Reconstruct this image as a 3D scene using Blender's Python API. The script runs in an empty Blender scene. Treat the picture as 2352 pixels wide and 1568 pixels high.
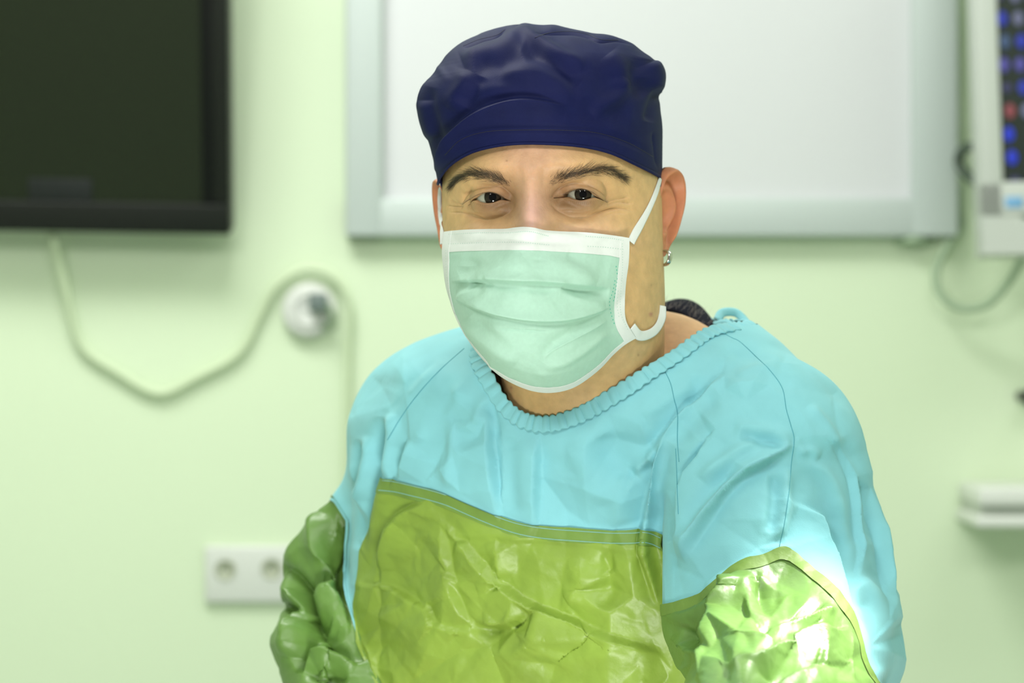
import bpy, math, random
import numpy as np
from mathutils import Vector, Matrix
from mathutils.bvhtree import BVHTree

random.seed(7); RNG = np.random.default_rng(11)
S = bpy.context.scene
COL = S.collection

# ------------------------------------------------------------------ camera
LENS = 85.0
FPX = LENS / 36.0 * 2352.0            # focal length in pixels of the 2352x1568 frame
CAMY, CAMZ = -1.633, 1.40             # the camera stands level, looking along +Y
cam_d = bpy.data.cameras.new('camera'); cam = bpy.data.objects.new('camera', cam_d); COL.objects.link(cam)
cam_d.lens = LENS; cam_d.sensor_width = 36.0; cam_d.clip_start = 0.05
cam.location = (0, CAMY, CAMZ); cam.rotation_euler = (math.pi / 2, 0, 0)
cam_d.dof.use_dof = True; cam_d.dof.focus_distance = 1.615; cam_d.dof.aperture_fstop = 5.8
S.camera = cam

# ------------------------------------------------------------------ world, lights, exposure
S.view_settings.view_transform = 'Standard'; S.view_settings.look = 'None'
S.view_settings.gamma = 1.0; S.view_settings.use_curve_mapping = False
S.view_settings.exposure = 0.0
world = bpy.data.worlds.new('world'); S.world = world; world.use_nodes = True
world.node_tree.nodes['Background'].inputs[0].default_value = (0.97, 1.0, 0.98, 1)
world.node_tree.nodes['Background'].inputs[1].default_value = 0.28

def area(name, loc, target, sx, sy, power, color=(1, 1, 1)):
    d = bpy.data.lights.new(name, 'AREA'); d.shape = 'RECTANGLE'; d.size = sx; d.size_y = sy
    d.energy = power; d.color = color
    o = bpy.data.objects.new(name, d); COL.objects.link(o); o.location = loc
    o.rotation_euler = (Vector(target) - Vector(loc)).to_track_quat('-Z', 'Y').to_euler()
    return o
area('ceiling_lamp_rear', (-0.55, 0.75, 2.88), (-0.2, 1.3, 1.2), 1.2, 0.5, 32, (1, 1, 0.98))
area('ceiling_lamp_right', (1.3, 0.5, 2.88), (0.9, 1.2, 1.2), 1.2, 0.5, 8, (1, 1, 0.98))
area('ceiling_lamp_front', (0.55, -1.75, 2.70), (0.05, 0.05, 1.3), 0.6, 0.4, 16, (1.0, 0.98, 0.95))
area('ceiling_lamp_left', (-0.9, -1.9, 2.55), (0.0, 0.1, 1.25), 0.6, 0.4, 21, (1.0, 0.99, 0.96))
area('low_bounce_fill', (0.05, -0.72, 0.88), (0.04, 0.0, 1.4), 0.26, 0.16, 6.2, (1.0, 1.0, 0.95))  # unseen low fill, added for upward bounce and the catchlights in the eyes
# the operating lamp that strikes the near forearm
ld = bpy.data.lights.new('operating_lamp', 'SPOT'); ld.energy = 340; ld.spot_size = math.radians(8.2); ld.spot_blend = 0.45
ld.shadow_soft_size = 0.04; ld.color = (1.0, 0.98, 0.93)
lo = bpy.data.objects.new('operating_lamp', ld); COL.objects.link(lo)
lo.location = (0.95, 0.10, 2.35)
lo.rotation_euler = (Vector((0.180, -0.13, 1.190)) - Vector(lo.location)).to_track_quat('-Z', 'Y').to_euler()

# ------------------------------------------------------------------ helpers
def P(u, v, y):
    """the point at depth y (metres) that sits on the line of sight through (u, v)"""
    d = (y - CAMY) / FPX
    return np.array([(u - 1176.0) * d, y, CAMZ + (784.0 - v) * d])
def UV(V):
    V = np.asarray(V); k = FPX / (V[:, 1] - CAMY)
    return np.stack([1176.0 + V[:, 0] * k, 784.0 - (V[:, 2] - CAMZ) * k], 1)
def lin(r, g, b):
    f = lambda c: (c / 255 / 12.92) if c / 255 <= 0.04045 else ((c / 255 + 0.055) / 1.055) ** 2.4
    return (f(r), f(g), f(b), 1.0)
def smooth01(x):
    x = np.clip(x, 0, 1); return x * x * (3 - 2 * x)

def mat(name, color, rough=0.6, metal=0.0, spec=0.5, bump=None, sss=0.0, sss_col=(1, 0.3, 0.15), sss_scale=0.01,
        vary=0.0, vary_scale=30, attr=None, sheen=0.0, transl=0.0, emit=None, emit_s=0.0, coat=0.0):
    m = bpy.data.materials.new(name); m.use_nodes = True; nt = m.node_tree; b = nt.nodes['Principled BSDF']
    b.inputs['Base Color'].default_value = color; b.inputs['Roughness'].default_value = rough
    b.inputs['Metallic'].default_value = metal; b.inputs['Specular IOR Level'].default_value = spec
    tc = nt.nodes.new('ShaderNodeTexCoord')
    src = None
    if attr:
        a = nt.nodes.new('ShaderNodeAttribute'); a.attribute_name = attr; src = a.outputs['Color']
    if vary > 0:
        n = nt.nodes.new('ShaderNodeTexNoise'); n.inputs['Scale'].default_value = vary_scale; n.inputs['Detail'].default_value = 5
        nt.links.new(tc.outputs['Object'], n.inputs['Vector'])
        mr = nt.nodes.new('ShaderNodeMapRange'); mr.inputs[1].default_value = 0.3; mr.inputs[2].default_value = 0.7
        mr.inputs[3].default_value = 1 - vary; mr.inputs[4].default_value = 1 + vary
        nt.links.new(n.outputs['Fac'], mr.inputs[0])
        mx = nt.nodes.new('ShaderNodeVectorMath'); mx.operation = 'SCALE'
        if src is not None: nt.links.new(src, mx.inputs[0])
        else: mx.inputs[0].default_value = color[:3]
        nt.links.new(mr.outputs[0], mx.inputs['Scale']); src = mx.outputs[0]
    if src is not None: nt.links.new(src, b.inputs['Base Color'])
    if bump:
        kind, scale, strength, dist = bump
        if kind == 'noise':
            n = nt.nodes.new('ShaderNodeTexNoise'); n.inputs['Scale'].default_value = scale; n.inputs['Detail'].default_value = 6
            out = n.outputs['Fac']
        elif kind == 'weave':
            n = nt.nodes.new('ShaderNodeTexNoise'); n.inputs['Scale'].default_value = scale; n.inputs['Detail'].default_value = 2
            out = n.outputs['Fac']
        else:
            n = nt.nodes.new('ShaderNodeTexVoronoi'); n.inputs['Scale'].default_value = scale; out = n.outputs['Distance']
        nt.links.new(tc.outputs['Object'], n.inputs['Vector'])
        bp = nt.nodes.new('ShaderNodeBump'); bp.inputs['Strength'].default_value = strength; bp.inputs['Distance'].default_value = dist
        nt.links.new(out, bp.inputs['Height']); nt.links.new(bp.outputs['Normal'], b.inputs['Normal'])
    if sss > 0:
        b.inputs['Subsurface Weight'].default_value = sss; b.inputs['Subsurface Radius'].default_value = sss_col
        b.inputs['Subsurface Scale'].default_value = sss_scale
    if sheen > 0:
        b.inputs['Sheen Weight'].default_value = sheen; b.inputs['Sheen Roughness'].default_value = 0.5
    if coat > 0:
        b.inputs['Coat Weight'].default_value = coat; b.inputs['Coat Roughness'].default_value = 0.05
    if emit: b.inputs['Emission Color'].default_value = emit; b.inputs['Emission Strength'].default_value = emit_s
    if transl > 0:
        out = nt.nodes['Material Output']; t = nt.nodes.new('ShaderNodeBsdfTranslucent'); t.inputs[0].default_value = color
        ms = nt.nodes.new('ShaderNodeMixShader'); ms.inputs[0].default_value = transl
        nt.links.new(b.outputs[0], ms.inputs[1]); nt.links.new(t.outputs[0], ms.inputs[2]); nt.links.new(ms.outputs[0], out.inputs[0])
    return m

def link(name, verts, faces, m, parent=None, smooth=True, **props):
    me = bpy.data.meshes.new(name)
    if isinstance(verts, np.ndarray): verts = verts.tolist()
    if isinstance(faces, np.ndarray): faces = faces.tolist()
    me.from_pydata(verts, [], faces); me.update()
    if smooth: me.polygons.foreach_set('use_smooth', np.ones(len(me.polygons), dtype=bool))
    me.materials.append(m)
    o = bpy.data.objects.new(name, me); COL.objects.link(o)
    if parent is not None:
        o.parent = parent; o.matrix_parent_inverse = parent.matrix_world.inverted() if parent.type != 'EMPTY' else Matrix.Translation(-Vector(parent.location))
    for k, v in props.items(): o[k] = v
    return o
def set_attr(o, name, rgb):
    a = o.data.color_attributes.new(name, 'FLOAT_COLOR', 'POINT')
    c = np.ones((len(o.data.vertices), 4), np.float32); c[:, :3] = rgb
    a.data.foreach_set('color', c.ravel())
def thing(name, loc, label, cat, group=None):
    e = bpy.data.objects.new(name, None); COL.objects.link(e); e.location = loc; e.empty_display_size = 0.05
    e['label'] = label; e['category'] = cat
    if group: e['group'] = group
    return e

def catmull(pts, n):
    pts = np.asarray(pts, float)
    if len(pts) == 2:
        t = np.linspace(0, 1, n)[:, None]; return pts[0] * (1 - t) + pts[1] * t
    Q = np.vstack([2 * pts[0] - pts[1], pts, 2 * pts[-1] - pts[-2]])
    seg = np.linalg.norm(np.diff(pts, axis=0), axis=1); cum = np.concatenate([[0], np.cumsum(seg)])
    out = []
    for s in np.linspace(0, cum[-1], n):
        i = min(max(np.searchsorted(cum, s, 'right') - 1, 0), len(pts) - 2)
        t = (s - cum[i]) / max(seg[i], 1e-9); p0, p1, p2, p3 = Q[i:i + 4]
        out.append(0.5 * (2 * p1 + (p2 - p0) * t + (2 * p0 - 5 * p1 + 4 * p2 - p3) * t * t + (3 * p1 - p0 - 3 * p2 + p3) * t ** 3))
    return np.array(out)

def box(x0, x1, y0, y1, z0, z1, bev=0.0):
    """bevelled box: verts, faces"""
    import bmesh
    bm = bmesh.new(); bmesh.ops.create_cube(bm, size=1.0)
    for w in bm.verts:
        w.co = Vector(((x0 + x1) / 2 + w.co.x * (x1 - x0), (y0 + y1) / 2 + w.co.y * (y1 - y0), (z0 + z1) / 2 + w.co.z * (z1 - z0)))
    if bev > 0: bmesh.ops.bevel(bm, geom=bm.edges[:], offset=bev, segments=3, affect='EDGES', profile=0.5)
    bm.verts.index_update()
    V = [tuple(w.co) for w in bm.verts]; F = [[w.index for w in f.verts] for f in bm.faces]; bm.free()
    return V, F
def merge(*parts):
    V, F = [], []
    for v, f in parts:
        k = len(V); V += [tuple(p) for p in v]; F += [[i + k for i in q] for q in f]
    return V, F
def tube(pts, r, n=8, caps=True, flat=None):
    """tube along pts; r scalar or per point; flat=(normals, thickness) makes a ribbon"""
    pts = np.asarray(pts, float); m = len(pts); r = np.broadcast_to(np.asarray(r, float), (m,))
    T = np.gradient(pts, axis=0); T /= np.linalg.norm(T, axis=1)[:, None] + 1e-12
    V = []; up = np.array([0, 0, 1.0]) if abs(T[0][2]) < 0.9 else np.array([0, 1.0, 0])
    A = np.cross(T[0], up); A /= np.linalg.norm(A)
    for i in range(m):
        if flat is not None:
            N = flat[0][i] - T[i] * np.dot(flat[0][i], T[i]); N /= np.linalg.norm(N) + 1e-12; A = np.cross(N, T[i]); B = N; rb = flat[1]
        else:
            A = A - T[i] * np.dot(A, T[i]); A /= np.linalg.norm(A) + 1e-12; B = np.cross(T[i], A); rb = r[i]
        for k in range(n):
            a = 2 * math.pi * k / n; V.append(pts[i] + A * r[i] * math.cos(a) + B * rb * math.sin(a))
    F = [[i * n + k, i * n + (k + 1) % n, (i + 1) * n + (k + 1) % n, (i + 1) * n + k] for i in range(m - 1) for k in range(n)]
    if caps: F += [list(range(n))[::-1], [(m - 1) * n + k for k in range(n)]]
    return V, F
def lathe(profile, n, axis_o, ax='y'):
    """revolve (radius, offset) pairs about an axis through axis_o"""
    V, F = [], []; m = len(profile)
    for r, h in profile:
        for k in range(n):
            a = 2 * math.pi * k / n; c, s = r * math.cos(a), r * math.sin(a)
            V.append((axis_o[0] + c, axis_o[1] + h, axis_o[2] + s) if ax == 'y' else (axis_o[0] + c, axis_o[1] + s, axis_o[2] + h))
    F = [[i * n + k, (i + 1) * n + k, (i + 1) * n + (k + 1) % n, i * n + (k + 1) % n] for i in range(m - 1) for k in range(n)]
    F += [list(range(n)), [(m - 1) * n + k for k in range(n)][::-1]]
    return V, F
def dense(A_, n=400):
    return catmull(A_, n)
def grid_faces(nr, nc, wrap=False):
    i, j = np.meshgrid(np.arange(nr - 1), np.arange(nc if wrap else nc - 1), indexing='ij'); j2 = (j + 1) % nc
    return np.stack([i * nc + j, i * nc + j2, (i + 1) * nc + j2, (i + 1) * nc + j], -1).reshape(-1, 4)
def vnormals(V, F):
    V = np.asarray(V); F = np.asarray(F)
    n = np.cross(V[F[:, 2]] - V[F[:, 0]], V[F[:, -1]] - V[F[:, 1]]) if F.shape[1] == 4 else np.cross(V[F[:, 1]] - V[F[:, 0]], V[F[:, 2]] - V[F[:, 0]])
    N = np.zeros_like(V)
    for k in range(F.shape[1]):
        for c in range(3): N[:, c] += np.bincount(F[:, k], n[:, c], len(V))
    return N / (np.linalg.norm(N, axis=1)[:, None] + 1e-12)

def stroke_field(uv, strokes, wt=None):
    """fold relief in metres: each stroke = (kind, mm, width, points[, group]) laid along a curve on the surface"""
    D = np.zeros(len(uv))
    for st in strokes:
        kind, mm, w, pts = st[:4]; g = st[4] if len(st) > 4 else None
        C = catmull(pts, max(8, len(pts) * 8)); lo_, hi_ = C.min(0) - 3.2 * w, C.max(0) + 3.2 * w
        idx = np.where((uv[:, 0] > lo_[0]) & (uv[:, 0] < hi_[0]) & (uv[:, 1] > lo_[1]) & (uv[:, 1] < hi_[1]))[0]
        if len(idx) == 0: continue
        q = uv[idx]; best = np.full(len(idx), 1e9); sd = np.zeros(len(idx)); tt = np.zeros(len(idx)); L = len(C) - 1
        for k in range(L):
            a, b = C[k], C[k + 1]; ab = b - a; l2 = ab @ ab + 1e-9
            t = np.clip(((q - a) @ ab) / l2, 0, 1); r = q - a - t[:, None] * ab; d2 = (r * r).sum(1); m = d2 < best
            best[m] = d2[m]; sgn = np.sign(ab[0] * r[:, 1] - ab[1] * r[:, 0]); sd[m] = (np.sqrt(d2) * sgn)[m]; tt[m] = ((k + t) / L)[m]
        if kind in 'fFRV' and g is not None: w = w * 0.72
        x = sd / w; tap = np.clip(np.minimum(tt, 1 - tt) / 0.22, 0, 1); tap = np.sqrt(smooth01(tap)) * 0.97 + 0.03 * 0
        if kind == 'r': h = np.exp(-x * x)
        elif kind == 'v': h = -np.exp(-x * x)
        elif kind == 'V': h = -np.exp(-np.abs(x) * 1.6)                    # sharp valley
        elif kind == 'R': h = np.exp(-np.abs(x) * 1.6)                     # sharp ridge
        else:                                                              # fold: long rise, steep fall; 'f' falls on the +side, 'F' on the -side
            y = x if kind == 'f' else -x
            h = np.where(y > 0, 1.25 * np.exp(-(y / 0.28) ** 2) - 0.25 * np.exp(-(y / 1.1) ** 2), np.exp(-(np.abs(y) / 0.95) ** 1.4))
        h = h * tap * mm * 0.001
        if wt is not None and g is not None: h = h * wt[g][idx]
        D[idx] += h
    return D
def crumple(uv, n, box_, mm, rad, seed, sharp=True):
    """sharp random facets of crushed sheet"""
    r = np.random.default_rng(seed); D = np.zeros(len(uv))
    for _ in range(n):
        c = np.array([r.uniform(box_[0], box_[2]), r.uniform(box_[1], box_[3])]); R = rad * r.uniform(0.5, 1.5); a = r.uniform(0, math.pi)
        nrm = np.array([math.cos(a), math.sin(a)]); q = uv - c; m = (np.abs(q[:, 0]) < 2 * R) & (np.abs(q[:, 1]) < 2 * R)
        q = q[m]; d = q @ nrm; al = q @ np.array([-nrm[1], nrm[0]])
        h = np.exp(-np.abs(d) / (0.35 * R)) if sharp else np.exp(-(d / (0.35 * R)) ** 2)
        D[m] += r.choice([-1, 1]) * mm * 0.001 * r.uniform(0.4, 1) * h * np.exp(-(al / R) ** 2)
    return D
from mathutils.geometry import delaunay_2d_cdt
def facets(uv, bx, spacing, mm, seed, lines=(), gain=1.0):
    """crushed-sheet relief: flat facets between creases; lines = fold strokes whose crests and troughs become creases"""
    r = np.random.default_rng(seed); pts, hh, edges = [], [], []
    def add_line(C, h):
        k = len(pts); n = len(C)
        for i, c in enumerate(C):
            pts.append(c); hh.append(h * (0.25 + 0.75 * min(1, min(i, n - 1 - i) / max(1, 0.25 * n)))); 
            if i: edges.append((k + i - 1, k + i))
    for st in lines:
        kind, m_, w, P_ = st[:4]; L = sum(math.dist(P_[i], P_[i + 1]) for i in range(len(P_) - 1)); C = catmull(P_, max(4, int(L / (spacing * 0.5))))
        C = C + r.normal(0, 0.5, C.shape); T_ = np.gradient(C, axis=0); T_ /= np.linalg.norm(T_, axis=1)[:, None] + 1e-9; Nn = np.stack([-T_[:, 1], T_[:, 0]], 1)
        if kind in 'fF':
            sg = 1 if kind == 'f' else -1; add_line(C, 0.85 * m_); add_line(C + Nn * sg * max(w * 0.36, 12), -0.22 * m_); add_line(C - Nn * sg * spacing * 0.95, 0.30 * m_)
        elif kind in 'Rr': add_line(C, m_)
        else: add_line(C, -m_)
    fixed = np.array(pts).reshape(-1, 2); n_try = int((bx[2] - bx[0]) * (bx[3] - bx[1]) / spacing ** 2 * 3); free = []
    for _ in range(n_try):
        q = np.array([r.uniform(bx[0] - 40, bx[2] + 40), r.uniform(bx[1] - 40, bx[3] + 40)])
        if len(fixed) and ((fixed - q) ** 2).sum(1).min() < (0.6 * spacing) ** 2: continue
        if free and ((np.array(free) - q) ** 2).sum(1).min() < (0.62 * spacing) ** 2: continue
        free.append(q); pts.append(q); hh.append(r.choice([-1, 1]) * mm * r.uniform(0.2, 1))
    for q in ((bx[0] - 300, bx[1] - 300), (bx[2] + 300, bx[1] - 300), (bx[0] - 300, bx[3] + 300), (bx[2] + 300, bx[3] + 300)): pts.append(np.array(q, float)); hh.append(0.0)
    res = delaunay_2d_cdt([Vector(p) for p in pts], edges, [], 0, 1e-4); vs = np.array([tuple(p) for p in res[0]]); org = res[3]
    hv = np.array([np.mean([hh[i] for i in o]) if len(o) else np.nan for o in org])
    for i in np.where(np.isnan(hv))[0]:
        d = ((np.array(pts) - vs[i]) ** 2).sum(1); k = np.argsort(d)[:3]; hv[i] = np.mean([hh[j] for j in k])
    D = np.zeros(len(uv)); order = np.argsort(uv[:, 0]); xs = uv[order, 0]
    for f in res[2]:
        if len(f) != 3: continue
        A, B, C = vs[f[0]], vs[f[1]], vs[f[2]]; i0, i1 = np.searchsorted(xs, min(A[0], B[0], C[0])), np.searchsorted(xs, max(A[0], B[0], C[0]))
        if i1 <= i0: continue
        idx = order[i0:i1]; q = uv[idx]; m = (q[:, 1] >= min(A[1], B[1], C[1])) & (q[:, 1] <= max(A[1], B[1], C[1])); idx = idx[m]; q = q[m]
        den = (B[1] - C[1]) * (A[0] - C[0]) + (C[0] - B[0]) * (A[1] - C[1])
        if abs(den) < 1e-9 or len(q) == 0: continue
        a = ((B[1] - C[1]) * (q[:, 0] - C[0]) + (C[0] - B[0]) * (q[:, 1] - C[1])) / den; b = ((C[1] - A[1]) * (q[:, 0] - C[0]) + (A[0] - C[0]) * (q[:, 1] - C[1])) / den; c = 1 - a - b
        k = (a >= -1e-6) & (b >= -1e-6) & (c >= -1e-6); D[idx[k]] = a[k] * hv[f[0]] + b[k] * hv[f[1]] + c[k] * hv[f[2]]
    return D * 0.001 * gain
def clip(V, T, s, extra=()):
    """keep the part of a triangle mesh where s < 0, cut exactly on s = 0"""
    ins = s < 0; cnt = ins[T].sum(1); keep = T[cnt == 3]; mix = T[(cnt == 1) | (cnt == 2)]
    new = {}; nv = []; tri = []
    arrs = [V] + list(extra); n0 = len(V)
    def cut(a, b):
        k = (a, b) if a < b else (b, a)
        if k not in new:
            t = s[k[0]] / (s[k[0]] - s[k[1]]); new[k] = n0 + len(nv); nv.append((k[0], k[1], t))
        return new[k]
    for t in mix.tolist():
        c = [bool(ins[i]) for i in t]
        while not (c[0] and not c[2] or (sum(c) == 1 and c[0])): t = t[1:] + t[:1]; c = c[1:] + c[:1]
        if sum(c) == 1: tri.append([t[0], cut(t[0], t[1]), cut(t[0], t[2])])
        else:
            if not c[1]: continue
            p, q = cut(t[1], t[2]), cut(t[0], t[2]); tri += [[t[0], t[1], p], [t[0], p, q]]
    if nv:
        A = np.array([x[0] for x in nv]); B = np.array([x[1] for x in nv]); t = np.array([x[2] for x in nv])[:, None]
        arrs = [np.concatenate([a, a[A] * (1 - t) + a[B] * t]) if a.ndim == 2 else np.concatenate([a, a[A] * (1 - t[:, 0]) + a[B] * t[:, 0]]) for a in arrs]
    T2 = np.array(keep.tolist() + tri, int).reshape(-1, 3)
    used = np.unique(T2); mp = np.full(len(arrs[0]), -1); mp[used] = np.arange(len(used))
    return [a[used] for a in arrs], mp[T2]

def surface_nets(val, org, h):
    s = val < 0; nx, ny, nz = val.shape
    c = [s[i:nx - 1 + i, j:ny - 1 + j, k:nz - 1 + k] for i in (0, 1) for j in (0, 1) for k in (0, 1)]
    tot = sum(x.astype(np.int8) for x in c); act = (tot > 0) & (tot < 8); I = np.argwhere(act)
    ids = np.full(act.shape, -1, np.int64); ids[act] = np.arange(len(I))
    acc = np.zeros((len(I), 3)); num = np.zeros(len(I))
    offs = [(i, j, k) for i in (0, 1) for j in (0, 1) for k in (0, 1)]
    for a in offs:
        for ax in range(3):
            if a[ax]: continue
            b = list(a); b[ax] = 1
            va = val[I[:, 0] + a[0], I[:, 1] + a[1], I[:, 2] + a[2]]; vb = val[I[:, 0] + b[0], I[:, 1] + b[1], I[:, 2] + b[2]]
            m = (va < 0) != (vb < 0); t = np.where(m, va / np.where(m, va - vb, 1), 0)
            p = np.zeros((len(I), 3)) + np.array(a); p[:, ax] += t; acc[m] += p[m]; num[m] += 1
    V = (I + acc / num[:, None]) * h + np.array(org)
    F = []
    for ax in range(3):
        sl0 = [slice(None)] * 3; sl1 = [slice(None)] * 3; sl0[ax] = slice(0, -1); sl1[ax] = slice(1, None)
        a, b = s[tuple(sl0)], s[tuple(sl1)]; E = np.argwhere(a != b); o1, o2 = [(1, 2), (2, 0), (0, 1)][ax]
        lim = np.array(act.shape); ok = (E[:, o1] > 0) & (E[:, o2] > 0) & (E[:, o1] < lim[o1]) & (E[:, o2] < lim[o2]); E = E[ok]
        def cell(d1, d2):
            q = E.copy(); q[:, o1] -= d1; q[:, o2] -= d2; return ids[q[:, 0], q[:, 1], q[:, 2]]
        Q = np.stack([cell(1, 1), cell(0, 1), cell(0, 0), cell(1, 0)], 1); fl = ~a[tuple(E.T)]
        Q[fl] = Q[fl][:, ::-1]; F.append(Q[(Q >= 0).all(1)])
    return V, np.concatenate(F)
def relax(V, F, it, lam=0.5):
    e = np.concatenate([F[:, [k, (k + 1) % F.shape[1]]] for k in range(F.shape[1])]); e = np.concatenate([e, e[:, ::-1]])
    deg = np.bincount(e[:, 0], minlength=len(V)).astype(float)
    for _ in range(it):
        A = np.stack([np.bincount(e[:, 0], V[e[:, 1], c], len(V)) for c in range(3)], 1) / np.maximum(deg, 1)[:, None]
        V = V + lam * (A - V)
    return V
def subsurf(V, F, lv=1):
    me = bpy.data.meshes.new('tmp'); me.from_pydata(V.tolist(), [], F.tolist()); o = bpy.data.objects.new('tmp', me); COL.objects.link(o)
    md = o.modifiers.new('s', 'SUBSURF'); md.levels = lv; dg = bpy.context.evaluated_depsgraph_get(); ev = o.evaluated_get(dg).to_mesh()
    W = np.empty(len(ev.vertices) * 3, np.float32); ev.vertices.foreach_get('co', W)
    Q = np.empty(len(ev.loops), np.int32); ev.loops.foreach_get('vertex_index', Q)
    bpy.data.objects.remove(o); bpy.data.meshes.remove(me)
    return W.reshape(-1, 3).astype(float), Q.reshape(-1, 4).astype(int)
def sd_capsule(X, a, ra, b, rb):
    a = np.asarray(a); ab = np.asarray(b) - a; l2 = ab @ ab
    t = np.clip(((X[..., 0] - a[0]) * ab[0] + (X[..., 1] - a[1]) * ab[1] + (X[..., 2] - a[2]) * ab[2]) / l2, 0, 1)
    d = (X[..., 0] - a[0] - t * ab[0]) ** 2 + (X[..., 1] - a[1] - t * ab[1]) ** 2 + (X[..., 2] - a[2] - t * ab[2]) ** 2
    return np.sqrt(d) - (ra + (rb - ra) * t)
def smin(a, b, k):
    h = np.clip(0.5 + 0.5 * (b - a) / k, 0, 1); return b * (1 - h) + a * h - k * h * (1 - h)

# ================================================================== ROOM
WALL = 1.87                                   # depth of the back wall (3.5 m from the camera)
M_wall = mat('green_wall_paint', (0.665, 0.775, 0.565, 1), 0.55, spec=0.3, bump=('noise', 90, 0.08, 0.002), vary=0.012, vary_scale=1.5)
M_floor = mat('grey_green_vinyl', (0.42, 0.48, 0.42, 1), 0.35, vary=0.04, vary_scale=12)
M_ceil = mat('white_ceiling', (0.82, 0.84, 0.8, 1), 0.8, vary=0.01)
def slab(name, x0, x1, y0, y1, z0, z1, m):
    v, f = box(x0, x1, y0, y1, z0, z1); o = link(name, v, f, m, smooth=False); o['kind'] = 'structure'; return o
slab('wall_back', -2.2, 2.2, WALL, WALL + 0.1, 0, 3.0, M_wall)
slab('wall_left', -2.3, -2.2, -2.6, WALL + 0.1, 0, 3.0, M_wall)
slab('wall_right', 2.2, 2.3, -2.6, WALL + 0.1, 0, 3.0, M_wall)
slab('floor', -2.3, 2.3, -2.6, WALL + 0.1, -0.1, 0, M_floor)
slab('ceiling', -2.3, 2.3, -2.6, WALL + 0.1, 3.0, 3.1, M_ceil)
def W(u, v, off=0.0): return P(u, v, WALL - off)

M_white = mat('white_plastic', (0.66, 0.68, 0.64, 1), 0.35)
M_grey = mat('grey_plastic', (0.16, 0.18, 0.17, 1), 0.45)
M_black = mat('black_plastic', (0.005, 0.006, 0.005, 1), 0.35, spec=0.2, bump=('noise', 400, 0.05, 0.0005))
M_screen = mat('dark_glass', (0.015, 0.021, 0.010, 1), 0.25, spec=0.30)
M_cable = mat('pale_cable_sheath', (0.58, 0.68, 0.47, 1), 0.5)
M_cable2 = mat('grey_green_cable_sheath', (0.30, 0.40, 0.27, 1), 0.5)

# --- television, tilted forward on its bracket
def build_tv():
    c = W(-120, 560, 0.06)                     # hinge: bottom right edge line lies near z of v=560
    br = W(530, 537, 0.075); t = thing('television', (br[0] - 0.5, WALL, br[2]), 'large black flat-screen television tilted forward on the wall, a cable hanging below', 'television')
    Wd, Hh = 1.02, 0.60; b = 0.043; tilt = math.radians(13)
    R = Matrix.Translation(Vector((br[0], br[1], br[2]))) @ Matrix.Rotation(math.radians(1.0), 4, 'Y') @ Matrix.Rotation(tilt, 4, 'X')
    tr = lambda v: [tuple(R @ Vector(p)) for p in v]
    # local: x from -Wd..0, y = 0 front, z 0..Hh
    v, f = box(-Wd, 0, 0.004, 0.045, 0, Hh, 0.004); link('housing', tr(v), f, M_black, t)
    v, f = merge(box(-Wd, 0, -0.008, 0.006, 0, b, 0.003), box(-Wd, 0, -0.008, 0.006, Hh - b, Hh, 0.003),
                 box(-Wd, -Wd + 0.028, -0.008, 0.006, b, Hh - b, 0.003), box(-0.022, 0, -0.008, 0.006, b, Hh - b, 0.003))
    link('bezel', tr(v), f, M_bez, t)
    v, f = box(-0.040, -0.021, -0.003, 0.004, b, Hh - b, 0.001); link('inner_bezel', tr(v), f, M_black, t)
    v, f = box(-Wd + 0.026, -0.036, -0.001, 0.005, b - 0.002, Hh - b + 0.002); link('screen', tr(v), f, M_screen, t, smooth=False)
    v, f = box(-0.285, -0.195, -0.0035, 0.0, b, b + 0.032, 0.001); link('screen_patch', tr(v), f, M_patch, t)  # small dark rectangle low on the screen
    v, f = box(-0.70, -0.35, WALL - br[1] - 0.006, WALL - br[1] - 0.0015, 0.16, 0.42, 0.001)
    link('wall_bracket', [(p[0] + br[0], p[1] + br[1], p[2] + br[2]) for p in v], f, M_grey, t)
    for xa in (-0.62, -0.47):
        v, f = box(xa, xa + 0.04, 0.02, WALL - br[1] - 0.003, 0.24, 0.30, 0.003)
        link('bracket_arm', [(p[0] + br[0], p[1] + br[1], p[2] + br[2]) for p in v], f, M_grey, t)
M_bez = mat('black_satin_bezel', (0.011, 0.013, 0.010, 1), 0.45, spec=0.2)
M_patch = mat('dark_blue_grey_patch', (0.015, 0.018, 0.017, 1), 0.5, spec=0.25)
build_tv()

# --- whiteboard in a grey frame
def build_board():
    L, Rr, B = W(797, 545)[0], W(2192, 545)[0], W(1500, 545)[2]; T = 2.35; fw = 0.054
    t = thing('whiteboard', ((L + Rr) / 2, WALL, B), 'large white board in a wide pale grey frame behind the man', 'whiteboard')
    y1 = WALL; y0 = WALL - 0.034
    v, f = box(L + fw * 0.5, Rr - fw * 0.5, WALL - 0.016, WALL, B + fw * 0.5, T - 0.02, 0.001); link('writing_surface', v, f, M_board, t, smooth=False)
    fr = [('frame_rail', (L, Rr, y0, y1, B, B + fw * 1.02)), ('frame_rail', (L, Rr, y0, y1, T - fw, T)),
          ('frame_stile', (L, L + fw * 0.98, y0 - .001, y1, B, T)), ('frame_stile', (Rr - fw * 1.22, Rr, y0 - .001, y1, B, T))]
    for n, a in fr:
        v, f = box(*a, bev=0.004); link(n, v, f, M_frame, t)
    return t
M_board = mat('white_enamel', (0.61, 0.625, 0.635, 1), 0.40, spec=0.3, vary=0.01, vary_scale=2)
M_frame = mat('pale_grey_aluminium', (0.50, 0.56, 0.54, 1), 0.45, metal=0.15)
build_board()

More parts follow.
